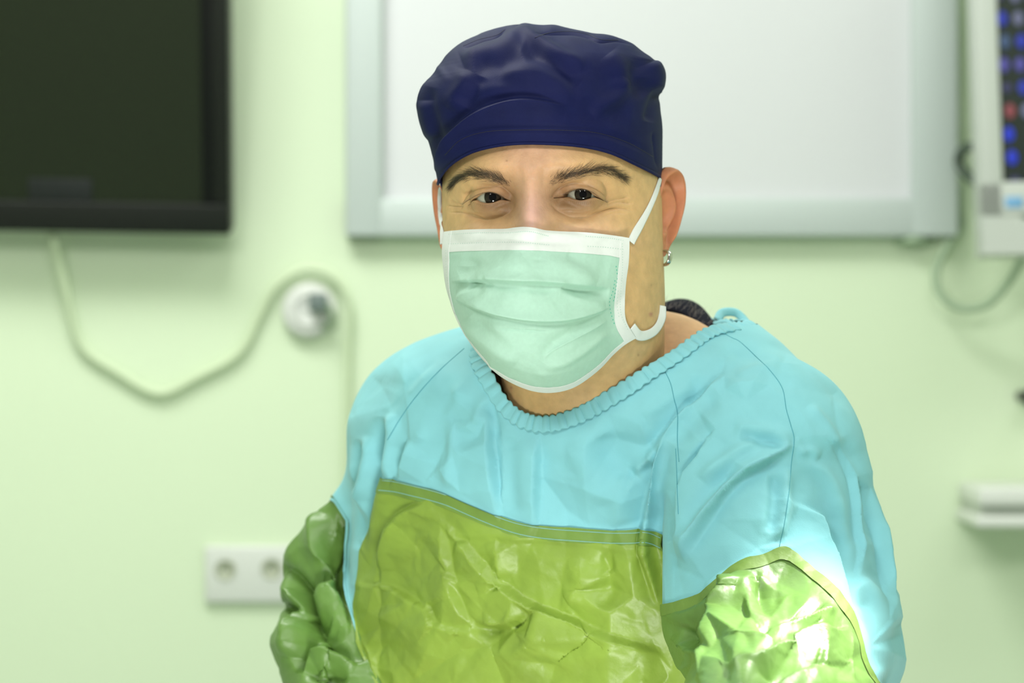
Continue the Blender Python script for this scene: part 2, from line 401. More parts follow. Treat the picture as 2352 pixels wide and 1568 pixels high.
# --- cable drooping from the television to the round junction box, then down the wall
pts = [W(122, 540, 0.05), W(150, 660, 0.03), W(185, 790, 0.012), W(270, 855, 0.010), (W(365, 903, 0.010)), W(450, 868, 0.010), W(550, 810, 0.010), W(598, 720, 0.011), W(636, 655, 0.014),
       W(706, 617, 0.016), W(772, 640, 0.016), W(800, 700, 0.014), W(799, 800, 0.010), W(797, 950, 0.009), W(795, 1200, 0.009), W(793, 1500, 0.009)]
v, f = tube(catmull(pts, 140), 0.0058, 10)
o = link('cable', v, f, M_cable); o['label'] = 'pale green cable looping from the television over the round socket and down the wall'; o['category'] = 'cable'

# --- round socket with a plug in it
c = W(712, 713)
t = thing('round_socket', tuple(c), 'round white wall socket with a dark plug where the cable loops', 'socket')
v, f = lathe([(0.040, 0.0), (0.040, -0.012), (0.038, -0.018), (0.031, -0.021), (0.028, -0.020)], 40, c); link('socket_body', v, f, M_white, t)
v, f = lathe([(0.025, -0.018), (0.025, -0.024), (0.022, -0.026), (0.018, -0.022), (0.012, -0.021)], 32, c); link('socket_face', v, f, M_white, t)
pc = c + np.array([0.014, 0, 0.012])
v, f = merge(box(pc[0] - 0.012, pc[0] + 0.013, c[1] - 0.048, c[1] - 0.02, pc[2] - 0.013, pc[2] + 0.012, 0.003)); link('plug', v, f, mat('grey_plug', (0.14, 0.18, 0.17, 1), 0.4), t)
v, f = tube(catmull([(c[0] + .014, c[1] - .044, c[2] + .014), (c[0] + .028, c[1] - .038, c[2] + .006), (c[0] + .033, c[1] - .028, c[2] - .014), (c[0] + .020, c[1] - .021, c[2] - .026)], 24), 0.0045, 8)
link('plug_lead', v, f, M_cable2, t)

# --- double socket low on the wall
a, b2 = W(472, 1252), W(706, 1382)
t = thing('double_socket', ((a[0] + b2[0]) / 2, WALL, b2[2]), 'white double socket plate low on the wall beside the left elbow', 'socket')
v, f = box(a[0], b2[0], WALL - 0.012, WALL, b2[2], a[2], 0.004); link('cover_plate', v, f, M_white, t)
M_hole = mat('beige_socket_well', (0.42, 0.45, 0.34, 1), 0.5); M_pin = mat('dark_contact', (0.03, 0.035, 0.03, 1), 0.4)
for uu, vv in ((518, 1308), (624, 1306)):
    k = W(uu, vv, 0.012)
    v, f = lathe([(0.0150, 0.0), (0.0150, -0.0015), (0.0140, -0.0020), (0.0128, -0.0012), (0.0125, -0.0004)], 32, k); w_ = link('socket_well', v, f, M_hole, t)
    for dx in (-0.0095, 0.0095):
        v, f = lathe([(0.0024, 0.0), (0.0024, -0.0006), (0.0016, -0.0008)], 12, k + np.array([dx * 0.6, 0.0, 0])); link('contact_hole', v, f, M_pin, w_)

# --- monitor at the right edge
def build_monitor():
    d = WALL - 0.22
    bl = P(2256, 585, d)
    t = thing('patient_monitor', (bl[0] + 0.2, WALL, bl[2]), 'white bezelled monitor with glowing blue figures at the right edge', 'monitor')
    R = Matrix.Translation(Vector(tuple(bl))) @ Matrix.Rotation(math.radians(-1.0), 4, 'Y') @ Matrix.Rotation(math.radians(-5), 4, 'X')
    tr = lambda v: [tuple(R @ Vector(p)) for p in v]
    Wd, Hh, z0 = 0.42, 0.50, 0.052
    v, f = box(0, Wd, 0.006, 0.05, z0, Hh, 0.006); link('housing', tr(v), f, M_mon, t)
    v, f = merge(box(0, 0.031, -0.008, 0.01, z0, Hh, 0.004), box(0.0, Wd, -0.008, 0.01, z0, z0 + 0.047, 0.004), box(0.0, Wd, -0.008, 0.01, Hh - 0.03, Hh, 0.004), box(Wd - 0.03, Wd, -0.008, 0.01, z0, Hh, 0.004))
    link('bezel', tr(v), f, M_mon, t)
    v, f = box(0.029, Wd - 0.028, -0.002, 0.008, z0 + 0.045, Hh - 0.028); link('screen', tr(v), f, M_scr2, t, smooth=False)
    # foot of the mount below the bezel
    vv = [(0.0, -0.006, 0), (0.11, -0.006, 0), (0.11, -0.006, 0.014), (0.045, -0.006, z0 + 0.004), (0.0, -0.006, z0 + 0.004)]
    vb = [(x, y + 0.05, z) for x, y, z in vv]; n = 5
    ff = [list(range(n)), list(range(n, 2 * n))[::-1]] + [[k, k + n, (k + 1) % n + n, (k + 1) % n] for k in range(n)]
    link('mount_foot', tr(vv + vb), ff, M_mon, t, smooth=False)
    v, f = box(0.032, 0.057, -0.0095, -0.006, z0 + 0.010, z0 + 0.026, 0.002); link('blue_badge', tr(v), f, M_badge, t)
    v, f = box(0.12, 0.2, 0.045, 0.23, 0.2, 0.28, 0.004); link('wall_arm', tr(v), f, M_mon, t)
    cols = {'b': ((0.02, 0.05, 0.8), 0.9), 'B': ((0.01, 0.05, 1.0), 1.1), 'p': ((0.16, 0.14, 0.72), 0.8), 'w': ((0.3, 0.32, 0.55), 0.8), 'r': ((0.6, 0.12, 0.15), 0.7), 'g': ((0.10, 0.2, 0.45), 0.7), 'd': ((0.1, 0.1, 0.35), 0.5)}
    ms = {k: mat('glow_' + k, (c_[0] * 0.15, c_[1] * 0.15, c_[2] * 0.15, 1), 0.5, emit=(*c_, 1), emit_s=s_ * 0.34) for k, (c_, s_) in cols.items()}
    rows = ['dwpw', 'bwpb', 'gbpw', 'ppwb', 'dbpw', 'rwbp', 'B...', 'B...', 'd...']
    for i, rw in enumerate(rows):
        for j, ch in enumerate(rw):
            if ch == '.': continue
            x = 0.0405 + j * 0.0225 + (0.0012 * i - 0.004) + 0.002 * ((i * 7 + j * 3) % 3 - 1); z = 0.3565 - i * 0.0320
            w = 0.0075; hgt = 0.0105 if ch != 'd' else 0.006
            v, f = lathe([(0.9, 0), (1.0, -0.4), (0.8, -1.0), (0.45, -1.2)], 12, (0, 0, 0))
            v = [(x + p[0] * w, -0.0021 + p[1] * 0.0006, z + p[2] * hgt) for p in v]
            link('screen_figure', tr(v), f, ms[ch], t)
M_mon = mat('off_white_plastic', (0.47, 0.50, 0.46, 1), 0.45, spec=0.3)
M_scr2 = mat('monitor_glass', (0.014, 0.022, 0.016, 1), 0.25, spec=0.4)
M_badge = mat('blue_badge', lin(110, 160, 200), 0.4)
build_monitor()

# --- black hook and cables by the monitor
dk = mat('dark_green_black_rubber', (0.05, 0.075, 0.05, 1), 0.5)
pts = [P(2262, 336, WALL - 0.13), P(2222, 338, WALL - .10), P(2203, 362, WALL - .06), P(2212, 392, WALL - .07), P(2255, 428, WALL - 0.11)]
v, f = tube(catmull(pts, 40), 0.0075, 10); o = link('cable_hook', v, f, dk); o['label'] = 'short dark cable curling out from behind the monitor'; o['category'] = 'cable'
pts = [P(2200, 430, WALL - .012), P(2202, 480, WALL - .012), P(2204, 520, WALL - .014), P(2170, 575, WALL - .03), P(2150, 625, WALL - .04), P(2160, 675, WALL - .05), P(2205, 707, WALL - .06), P(2265, 700, WALL - .08), P(2315, 650, WALL - .10), P(2350, 590, WALL - .12), P(2375, 540, WALL - .12)]
v, f = tube(catmull(pts, 80), 0.0058, 10); o = link('hanging_cable', v, f, M_cable2); o['label'] = 'grey green cable hanging in a loop under the monitor'; o['category'] = 'cable'
pts = [P(2060, 552, WALL - .012), P(2100, 551, WALL - .03), P(2140, 552, WALL - .012)]
v, f = tube(catmull(pts, 20), 0.006, 8); o = link('board_clip', v, f, M_cable2); o['label'] = 'small dark clip under the bottom edge of the white board'; o['category'] = 'clip'

# --- white shelf unit at the right edge and an unidentified black round object above it
a = P(2243, 1120, WALL - 0.16); b_ = P(2243, 1212, WALL - 0.16)
t = thing('shelf', (a[0] + 0.15, WALL, b_[2]), 'white two-tiered wall shelf at the lower right edge', 'shelf')
zt, zb = a[2], b_[2]; x0 = a[0]
v, f = box(x0 + 0.004, x0 + 0.34, WALL - 0.16, WALL, zt - 0.026, zt, 0.006); link('top_board', v, f, M_white, t)
v, f = box(x0 + 0.008, x0 + 0.335, WALL - 0.145, WALL - 0.002, zb + 0.010, zt - 0.024, 0.002); link('rail', v, f, mat('grey_rail', (0.42, 0.46, 0.40, 1), 0.4), t)
v, f = box(x0, x0 + 0.34, WALL - 0.16, WALL, zb, zb + 0.016, 0.004); link('lower_board', v, f, M_white, t)
k = P(2372, 912, WALL - 0.08)
t = thing('black_round_object', (k[0], WALL, k[2]), 'unidentified black round-ended object at the right edge above the shelf', 'object')
v, f = lathe([(0.013, 0), (0.014, -0.01), (0.0165, -0.016), (0.014, -0.024), (0.006, -0.027)], 28, k); link('round_end', v, f, M_black, t)
v, f = lathe([(0.008, 0.08), (0.008, -0.004)], 16, k); link('round_end_stem', v, f, M_black, t)

# ================================================================== PERSON
person = thing('person', (0.07, 0.2, 0), 'man in navy cap, mint face mask and teal and green surgical gown', 'person')
PSI = math.radians(9.0); ROLL = math.radians(2.0)
EYE0 = P(1228, 451, 0.0)
cs, sn = math.cos(PSI), math.sin(PSI); cr, sr = math.cos(ROLL), math.sin(ROLL)
def head2world(L, roll=True):
    L = np.atleast_2d(L); x, y, z = L[:, 0], L[:, 1], L[:, 2]
    if roll: x, z = x * cr - z * sr, x * sr + z * cr
    return np.stack([x * cs + y * sn, y * cs - x * sn, z], 1) + EYE0
def world2head(Wp, roll=True):
    q = np.atleast_2d(Wp) - EYE0; x = q[:, 0] * cs - q[:, 1] * sn; y = q[:, 0] * sn + q[:, 1] * cs; z = q[:, 2]
    if roll: x, z = x * cr + z * sr, -x * sr + z * cr
    return np.stack([x, y, z], 1)

# ---------------------------------------------------------------- head and neck
# rows: z, half width, front depth, back depth, centre depth (head frame, metres; eye plane is y = 0)
ROWS = np.array([
    (0.118, 0.004, 0.085, 0.095, 0.090, 0), (0.116, 0.022, 0.062, 0.118, 0.090, 0), (0.108, 0.040, 0.038, 0.142, 0.090, 0), (0.095, 0.056, 0.018, 0.162, 0.090, 0),
    (0.075, 0.0670, 0.002, 0.176, 0.088, 0), (0.055, 0.0720, -0.0065, 0.183, 0.087, 0), (0.035, 0.0745, -0.0112, 0.186, 0.086, 0), (0.018, 0.0765, -0.0125, 0.186, 0.085, 0),
    (0.000, 0.0775, -0.0085, 0.184, 0.085, 0), (-0.020, 0.0775, -0.0090, 0.180, 0.085, 0), (-0.045, 0.0775, -0.0095, 0.172, 0.085, 0), (-0.070, 0.0745, -0.0090, 0.162, 0.085, 0.003),
    (-0.090, 0.0695, -0.0050, 0.155, 0.085, 0.007), (-0.103, 0.0635, 0.0060, 0.152, 0.086, 0.0125), (-0.113, 0.0595, 0.0190, 0.152, 0.088, 0.0155), (-0.125, 0.0575, 0.0300, 0.154, 0.092, 0.0165),
    (-0.145, 0.0580, 0.0400, 0.160, 0.098, 0.0160), (-0.165, 0.0590, 0.0470, 0.168, 0.105, 0.016), (-0.200, 0.0620, 0.0560, 0.180, 0.115, 0.017)])
RD = dense(ROWS, 300)[::-1]; RD = RD[np.argsort(RD[:, 0])]
def row(z):
    o = RD; return [np.interp(z, o[:, 0], o[:, k]) for k in range(1, 6)]
EYES = [dict(x=-0.0325, z=0.0), dict(x=0.0325, z=0.0)]
R_EYE = 0.0122
def px_head(u, v, y=0.0):
    return world2head(P(u, v, y))[0]
UPL = [(1062, 470), (1072, 462), (1085, 453), (1102, 444), (1122, 440), (1141, 443.5), (1156, 452), (1173, 461), (1181, 464)]
LOL = [(1062, 470.6), (1073, 464), (1085, 459.5), (1097, 464.5), (1113, 467.5), (1133, 466), (1153, 460), (1173, 462), (1181, 464.5)]
UPR = [(1268, 458), (1277, 455), (1301, 443), (1317, 436.5), (1338, 434), (1358, 439), (1373, 451), (1388, 461), (1394, 464)]
LOR = [(1268, 458.6), (1279, 456.5), (1301, 455), (1322, 461), (1340, 463), (1358, 459.5), (1373, 456.5), (1388, 461.8), (1394, 464.6)]
def lid_curve(pts):
    return np.array([px_head(u, v, 0.004)[[0, 2]] for u, v in pts])
LIDS = [(lid_curve(UPL), lid_curve(LOL)), (lid_curve(UPR), lid_curve(LOR))]
for e, (a, b), iris in zip(EYES, LIDS, ((1121, 451), (1338, 446))):
    q = px_head(iris[0], iris[1], 0.001); e['iris'] = q; e['c'] = np.array([q[0] * 0.985, 0.0128, q[2] + 0.0004])

def face_y(x, z, base):
    """depth of the face surface at (x, z): base = plain skull depth"""
    y = base.copy(); ax = np.abs(x)
    G = lambda cx, cz, sx, sz: np.exp(-((ax - cx) / sx) ** 2 - ((z - cz) / sz) ** 2)
    front = smooth01((0.075 - base) / 0.03)
    y -= front * 0.0050 * G(0.030, 0.0185, 0.022, 0.0075)          # brow ridge
    y -= front * 0.0020 * np.exp(-(x / 0.012) ** 2 - ((z - 0.012) / 0.012) ** 2)     # glabella
    y += front * 0.0060 * G(0.031, 0.001, 0.019, 0.0115)           # socket
    y += front * 0.0055 * G(0.0165, 0.001, 0.0060, 0.011)          # inner corner hollow
    nz = np.clip(-(z - 0.010) / 0.055, 0, 1.0)                      # nose
    hgt = 0.0035 + 0.019 * nz ** 0.9; wid = 0.0075 + 0.0058 * nz
    fade = smooth01((z + 0.066) / 0.016) * smooth01((0.030 - z) / 0.022)
    y -= front * fade * hgt * np.exp(-(np.abs(x) / wid) ** 2.2)
    y -= front * 0.0042 * G(0.043, -0.0260, 0.020, 0.0115)         # raised cheeks
    y += front * 0.0030 * G(0.031, -0.0150, 0.017, 0.0040)         # under-bag groove
    y += front * 0.0030 * G(0.064, 0.006, 0.012, 0.022)            # temple
    y -= front * 0.003 * np.exp(-(x / 0.025) ** 2 - ((z + 0.100) / 0.014) ** 2)
    y -= front * 0.0040 * np.exp(-(x / 0.022) ** 2 - ((z + 0.069) / 0.0085) ** 2)      # lips, under the mask
    y += front * 0.0030 * np.exp(-(x / 0.023) ** 4 - ((z + 0.069) / 0.0018) ** 2)
    y -= front * 0.0035 * np.exp(-((ax - 0.0115) / 0.0050) ** 2 - ((z + 0.046) / 0.0055) ** 2)     # nostril wings
    for e in EYES:                                                  # lids drape over the ball
        d2 = (x - e['c'][0]) ** 2 * 0.80 + (z - e['c'][2]) ** 2; r2 = 0.0142 ** 2
        lid = e['c'][1] - np.sqrt(np.maximum(r2 - d2, 0)); k = 0.0035
        m = np.abs(x - e['c'][0]) < 0.03
        h = np.clip(0.5 + 0.5 * (lid - y) / k, 0, 1); ny = lid * (1 - h) + y * h - k * h * (1 - h)
        y = np.where(m & (d2 < r2 * 1.0), ny, y)
    return y

FACE_STROKES = [
    # upper lid folds
    ('V', 2.0, 5.0, [(1058, 474), (1068, 452), (1088, 436), (1118, 428.5), (1148, 430), (1170, 444), (1184, 460)]),
    ('V', 2.0, 5.0, [(1263, 460), (1279, 441), (1300, 426.5), (1330, 421.5), (1360, 428), (1384, 442), (1396, 458)]),
    ('r', 1.0, 10, [(1075, 428), (1115, 418), (1155, 421)]), ('r', 1.0, 10, [(1290, 416), (1335, 410), (1385, 424)]),
    # under-eye folds
    ('V', 1.9, 9, [(1062, 486), (1088, 498), (1116, 504), (1146, 499), (1170, 484), (1184, 466)]),
    ('V', 1.9, 9, [(1264, 462), (1281, 481), (1310, 496), (1342, 498), (1372, 489), (1404, 478), (1436, 474)]),
    ('r', 1.1, 9, [(1080, 480), (1110, 487), (1140, 485), (1165, 474)]), ('r', 1.1, 9, [(1285, 474), (1315, 482), (1345, 483), (1375, 475)]),
    # crow's feet
    ('V', 1.5, 4.5, [(1392, 465), (1412, 458), (1446, 452)]), ('V', 1.5, 4.5, [(1394, 471), (1420, 464), (1456, 466)]),
    ('V', 1.3, 5, [(1358, 493), (1392, 481), (1424, 477), (1456, 485)]), ('V', 0.6, 4, [(1386, 497), (1412, 489), (1440, 490)]),
    ('V', 1.5, 4.5, [(1026, 471), (1044, 474), (1064, 474)]), ('V', 1.3, 4.5, [(1030, 456), (1046, 464), (1060, 470)]),
    ('V', 1.3, 4.5, [(1030, 488), (1055, 487), (1085, 492), (1110, 503)]),
    # brow frown and forehead lines
    ('v', 0.5, 8, [(1192, 430), (1196, 405), (1190, 385)]), ('v', 0.5, 8, [(1252, 425), (1248, 405), (1254, 385)]),
    ('r', 0.5, 14, [(1090, 375), (1160, 362), (1230, 360)]), ('r', 0.4, 14, [(1240, 362), (1320, 362), (1380, 374)]),
]
def build_head():
    # column angles: dense over the face
    ph = np.concatenate([np.linspace(-math.pi, -1.25, 70, endpoint=False), np.linspace(-1.25, 1.25, 420), np.linspace(1.25, math.pi, 70, endpoint=False)[1:]])
    z1 = np.linspace(0.118, 0.042, 60, endpoint=False); z2 = np.linspace(0.042, 0.0045, 90, endpoint=False)
    zl = np.linspace(0.0045, -0.0045, 14); z3 = np.linspace(-0.0045, -0.046, 110)[1:]; z4 = np.linspace(-0.046, -0.20, 110)[1:]
    zz = np.concatenate([z1, z2, zl, z3, z4]); iu = len(z1) + len(z2) + 5; il = iu + 3      # rows iu .. il bound the opening
    a0, f0, b0, c0, _x0 = row(0.0); s = np.sin(ph); front = np.abs(ph) < math.pi / 2
    xcol = a0 * np.sign(s) * np.abs(s) ** 1.0
    n, m = len(zz), len(ph); Z = np.repeat(zz[:, None], m, 1)
    # bend rows onto the lid edges
    uz = np.full(m, zz[iu]); lz = np.full(m, zz[il]); hole = np.zeros(m, bool)
    cx_all = []
    for (a, b) in LIDS:
        x0, x1 = a[0, 0], a[-1, 0]; fine = catmull(a, 200), catmull(b, 200)
        inside = front & (xcol > x0) & (xcol < x1)
        uz[inside] = np.interp(xcol[inside], fine[0][:, 0], fine[0][:, 1]); lz[inside] = np.interp(xcol[inside], fine[1][:, 0], fine[1][:, 1])
        bad = inside & (uz - lz < 0.00015); mid = (uz + lz) / 2; uz[bad] = mid[bad] + 0.000075; lz[bad] = mid[bad] - 0.000075
        hole |= inside; cx_all.append((x0, x1, a[0, 1], a[-1, 1]))
    fx = np.where(front)[0]; known = hole | ~front | (np.abs(xcol) > 0.07)
    uz = np.interp(np.arange(m), np.where(known)[0], uz[known]); lz = np.interp(np.arange(m), np.where(known)[0], lz[known])
    for j in range(m):
        Z[:, j] = np.interp(np.arange(n), [0, len(z1) + 8, iu, il, n - 115, n - 1], [0, 1, 2, 3, 4, 5]) * 0 + Z[:, j]
        w_up = smooth01((0.036 - zz[:iu + 1]) / (0.036 - zz[iu])); Z[:iu + 1, j] += (uz[j] - zz[iu]) * w_up
        w_dn = smooth01((zz[il:] + 0.036) / (zz[il] + 0.036)); Z[il:, j] += (lz[j] - zz[il]) * w_dn
        Z[iu:il + 1, j] = np.linspace(uz[j], lz[j], il - iu + 1)
    A, Fd, Bd, Cd, X0 = row(Z); S_, Cc = np.sin(ph)[None, :], np.cos(ph)[None, :]
    X = A * S_ + X0; fr = Cc > 0
    Y = np.where(fr, Cd - (Cd - Fd) * np.abs(Cc) ** 0.96, Cd + (Bd - Cd) * np.abs(Cc))
    yy = face_y(X.ravel(), Z.ravel(), Y.ravel()).reshape(n, m); Y = np.where(fr, yy, Y)
    V = np.stack([X, Y, Z], -1).reshape(-1, 3)
    F = grid_faces(n, m, wrap=True)
    ri = F[:, 0] // m; rj = F[:, 0] % m
    hk = hole & np.roll(hole, -1) & ((uz - lz) > 0.0003)
    cutf = (ri >= iu) & (ri < il) & hk[rj]
    Wv = head2world(V); F = F[:, ::-1]
    N = vnormals(Wv, F)
    if N[(n // 2) * m + m // 2, 1] > 0: F = F[:, ::-1]; N = -N
    uv = UV(Wv); D = stroke_field(uv, FACE_STROKES); D[N[:, 1] > 0.1] = 0
    inr = np.zeros((n, m)); inr[iu:il + 1, :] = 1; inr = inr.ravel() * hole[np.tile(np.arange(m), n)]
    D *= 1 - inr
    Wv = Wv + N * D[:, None]
    # lid margins: thickness from each edge back to the ball
    extraV, extraF = [], []; base = len(Wv)
    F = F[~cutf]
    for e, (x0, x1, _, _) in zip(EYES, cx_all):
        js = [j for j in range(m) if hk[j] and x0 < xcol[j] < x1]; js.append(js[-1] + 1)
        cw = head2world(e['c'])[0]
        for rr, flip in ((iu, False), (il, True)):
            k0 = base + len(extraV)
            for j in js:
                p = Wv[rr * m + j]; d = p - cw; extraV.append(cw + d / np.linalg.norm(d) * (R_EYE - 0.0003) + np.array([0, 0.0002, 0]))
            for q in range(len(js) - 1):
                a_, b_, c_, d_ = rr * m + js[q], rr * m + js[q + 1], k0 + q + 1, k0 + q
                extraF.append([a_, b_, c_, d_] if flip else [d_, c_, b_, a_])
    Wv = np.vstack([Wv, np.array(extraV)]); F = np.vstack([F, np.array(extraF)])
    return Wv, F
HV, HF = build_head()

# ---------------------------------------------------------------- ears (grown into the same skin mesh)
def build_ear(side):
    # outline in the ear plane: p backward/outward from the cheek, q up
    out = np.array([(0.000, 0.012), (0.004, 0.024), (0.012, 0.0315), (0.022, 0.0315), (0.030, 0.025), (0.0335, 0.013), (0.032, 0.000), (0.027, -0.012),
                    (0.0215, -0.021), (0.016, -0.030), (0.010, -0.034), (0.004, -0.032), (0.000, -0.022), (-0.002, -0.010), (-0.002, 0.002)])
    C = catmull(np.vstack([out, out[:1]]), 73)[:-1]; cen = np.array([0.0125, -0.002])
    rs = np.concatenate([np.linspace(0.02, 0.9, 26), [0.94, 0.98, 1.0]]); Vf, Vb = [], []
    for r in rs:
        for pt in C:
            q = cen + (pt - cen) * r; ang = math.atan2(pt[1] - cen[1], pt[0] - cen[0])
            back = 0.5 + 0.5 * math.cos(ang - 0.45); lobe = smooth01((-q[1] - 0.016) / 0.010)
            h = 0.0065 * math.exp(-((r - 0.90) / 0.085) ** 2) * (0.35 + 0.65 * smooth01((pt[0] - 0.002) / 0.012) + 0.35 * max(0, math.sin(ang))) * (1 - 0.75 * lobe)
            h += -0.0030 * math.exp(-((r - 0.72) / 0.10) ** 2) * back * (1 - lobe)
            h += 0.0040 * math.exp(-((r - 0.52) / 0.11) ** 2) * back * (1 - lobe)
            h += -0.0105 * math.exp(-((q[0] - 0.010) / 0.0075) ** 2 - ((q[1] + 0.003) / 0.0095) ** 2)
            h += -0.0045 * math.exp(-((q[0] - 0.013) / 0.008) ** 2 - ((q[1] - 0.012) / 0.005) ** 2)
            h += 0.0055 * math.exp(-((q[0] - 0.002) / 0.0035) ** 2 - ((q[1] + 0.005) / 0.006) ** 2)      # tragus
            h += 0.0030 * math.exp(-((q[0] - 0.011) / 0.005) ** 2 - ((q[1] + 0.016) / 0.004) ** 2)      # antitragus
            h += 0.0020 * lobe
            if r == 1.0: h -= 0.0015
            Vf.append((q[0], q[1], h)); th = 0.0045 if r < 0.95 else 0.003
            Vb.append((q[0], q[1], h * 0.55 - th - 0.002 * (1 - r)))
    n = len(C); m = len(rs); V = np.array(Vf + Vb); F1 = grid_faces(m, n, True); F2 = grid_faces(m, n, True)[:, ::-1] + n * m
    ring = np.array([[(m - 1) * n + k, (m - 1) * n + (k + 1) % n, (2 * m - 1) * n + (k + 1) % n, (2 * m - 1) * n + k] for k in range(n)])
    F = np.vstack([F1, F2, ring])
    al = math.radians(21 if side > 0 else 18); dp = np.array([math.sin(al), math.cos(al), 0.0]); dn = np.array([math.cos(al), -math.sin(al), 0.0]) * 0.9
    if side > 0: org = np.array([0.0745, 0.083, -0.0065])
    else: org = np.array([0.0742, 0.083, -0.0060])
    tilt = math.radians(-8); p = V[:, 0] * math.cos(tilt) - V[:, 1] * math.sin(tilt); q = V[:, 0] * math.sin(tilt) + V[:, 1] * math.cos(tilt)
    L = org + p[:, None] * dp + V[:, 2][:, None] * dn + q[:, None] * np.array([0.03, 0, 1.0])
    if side < 0: L[:, 0] *= -1; F = F[:, ::-1]
    return head2world(L), F
EV = [build_ear(1), build_ear(-1)]

# ---------------------------------------------------------------- shoulders, chest and arms of the body under the gown
TH = math.radians(26)
TX = np.array([math.cos(TH), -math.sin(TH)]); TY = np.array([math.sin(TH), math.cos(TH)])      # torso right, torso back
# z, centre x, centre y, half width, half depth
TOR = np.array([(0.95, .072, .225, .205, .155), (1.12, .070, .215, .200, .152), (1.20, .068, .205, .196, .148), (1.28, .064, .195, .190, .142), (1.34, .058, .176, .176, .134),
                (1.375, .053, .166, .156, .122), (1.40, .050, .162, .130, .100), (1.42, .049, .162, .095, .075)])
def torso_sd(X, infl=0.0):
    z = X[..., 2]; cx, cy, a, b = [np.interp(z, TOR[:, 0], TOR[:, k]) for k in (1, 2, 3, 4)]; a = a + infl; b = b + infl
    x = (X[..., 0] - cx) * TX[0] + (X[..., 1] - cy) * TX[1]; y = (X[..., 0] - cx) * TY[0] + (X[..., 1] - cy) * TY[1]
    r = (np.abs(x / a) ** 2.3 + np.abs(y / b) ** 2.3) ** (1 / 2.3)
    return smax((r - 1) * np.minimum(a, b) * 0.9, z - 1.405 - infl, 0.03)
JR = dict(n=P(1535, 865, .145), s=P(1763, 1035, .065), e=P(1882, 1500, .06), f=P(1835, 1490, .01), w=P(1715, 1760, -.22))
JL = dict(n=P(1240, 930, .20), s=P(990, 985, .225), m=P(905, 1170, .245), e=P(738, 1305, .27), f=P(770, 1500, .215), w=P(830, 1760, .14))
def smax(a, b, k): return -smin(-a, -b, k)
def groups(X, infl=0.0):
    t = torso_sd(X, infl)
    t = smin(t, sd_capsule(X, JR['n'], .072 + infl, JR['s'], .060 + infl), .035)
    t = smin(t, sd_capsule(X, JL['n'], .070 + infl, JL['s'], .055 + infl), .035)
    r = sd_capsule(X, JR['s'], .067 + infl, JR['e'], .060 + infl)
    r = smin(r, sd_capsule(X, JR['f'], .064 + infl, JR['w'], .050 + infl), .022)
    r = smin(r, sd_capsule(X, P(1695, 1090, .045), .052 + infl, P(1692, 1400, -.01), .050 + infl), .03)
    l = sd_capsule(X, JL['s'], .058 + infl, JL['m'], .042 + infl)
    l = smin(l, sd_capsule(X, JL['m'], .043 + infl, JL['e'], .030 + infl), .012)
    l = smin(l, sd_capsule(X, JL['e'], .031 + infl, JL['f'], .043 + infl), .006)
    l = smin(l, sd_capsule(X, JL['f'], .042 + infl, JL['w'], .042 + infl), .010)
    return t, r, l
def lattice(lo_, hi_, h):
    ax = [np.arange(a, b, h) for a, b in zip(lo_, hi_)]; return np.stack(np.meshgrid(*ax, indexing='ij'), -1).astype(np.float32)
def body_field(X):
    t, r, l = groups(X, -0.027); d = smin(smin(t, r, .02), l, .02)
    d = smin(d, sd_capsule(X, P(1370, 830, .175), .052, P(1590, 935, .145), .050), .02)          # trapezius
    d = smin(d, sd_capsule(X, P(1320, 850, .165), .050, P(1200, 960, .20), .045), .02)
    d = smin(d, sd_capsule(X, P(1322, 840, .125), .052, P(1320, 960, .145), .060), .02)             # root of the neck
    return d
g = lattice((-.34, -.34, 1.10), (.40, .42, 1.50), .005)
val = body_field(g); val = np.maximum(val, (1.115 - g[..., 2]))
BV, BF = surface_nets(val, (-.34, -.34, 1.10), .005); BV = relax(BV, BF, 4)
def build_hand(w, elbow, inward):
    """relaxed hand at the end of a forearm: palm, four curled fingers of unequal length and a thumb from the side of the palm"""
    d = np.asarray(w) - np.asarray(elbow); d /= np.linalg.norm(d); sd = np.cross(d, [0, 0, 1.0]); sd /= np.linalg.norm(sd); sd *= inward; dn = np.cross(d, sd); dn *= -np.sign(dn[2])
    L = lambda a, b, c: np.asarray(w) + d * a + sd * b + dn * c       # along, towards the thumb, down
    caps = [(L(-.09, 0, 0), .029, L(.03, 0, 0), .026)] + [(L(.03, b, 0), .015, L(.115, b * 1.35, .004), .013) for b in (-.026, -.009, .009, .026)]
    for b, ln, dr in ((.033, .062, 0), (.011, .072, .002), (-.011, .066, .003), (-.032, .050, .005)):
        p0, p1, p2, p3 = L(.115, b, .004), L(.115 + ln * .48, b * 1.12, .012 + dr), L(.115 + ln * .80, b * 1.15, .030 + dr), L(.115 + ln * .92, b * 1.15, .046 + dr)
        caps += [(p0, .0105, p1, .0095), (p1, .0095, p2, .0085), (p2, .0085, p3, .0075)]
    caps += [(L(.035, .028, .004), .016, L(.075, .056, .016), .0125), (L(.075, .056, .016), .0125, L(.105, .062, .026), .0105), (L(.105, .062, .026), .0105, L(.130, .057, .034), .009)]
    P_ = np.array([c[0] for c in caps] + [c[2] for c in caps]); lo_, hi_ = P_.min(0) - .04, P_.max(0) + .04; g_ = lattice(lo_, hi_, .003)
    f_ = None
    for c in caps: q = sd_capsule(g_, *c); f_ = q if f_ is None else smin(f_, q, .005)
    return surface_nets(f_, lo_, .003)
parts = [(HV, HF), EV[0], EV[1], (BV, BF), build_hand(P(1700, 1790, -.245), JR['f'], 1), build_hand(P(930, 1900, .055), JL['f'], -1)]; vv, ff, k = [], [], 0
for a_, b_ in parts: vv.append(a_); ff.append(b_ + k); k += len(a_)
SV = np.vstack(vv); SF = np.vstack(ff)
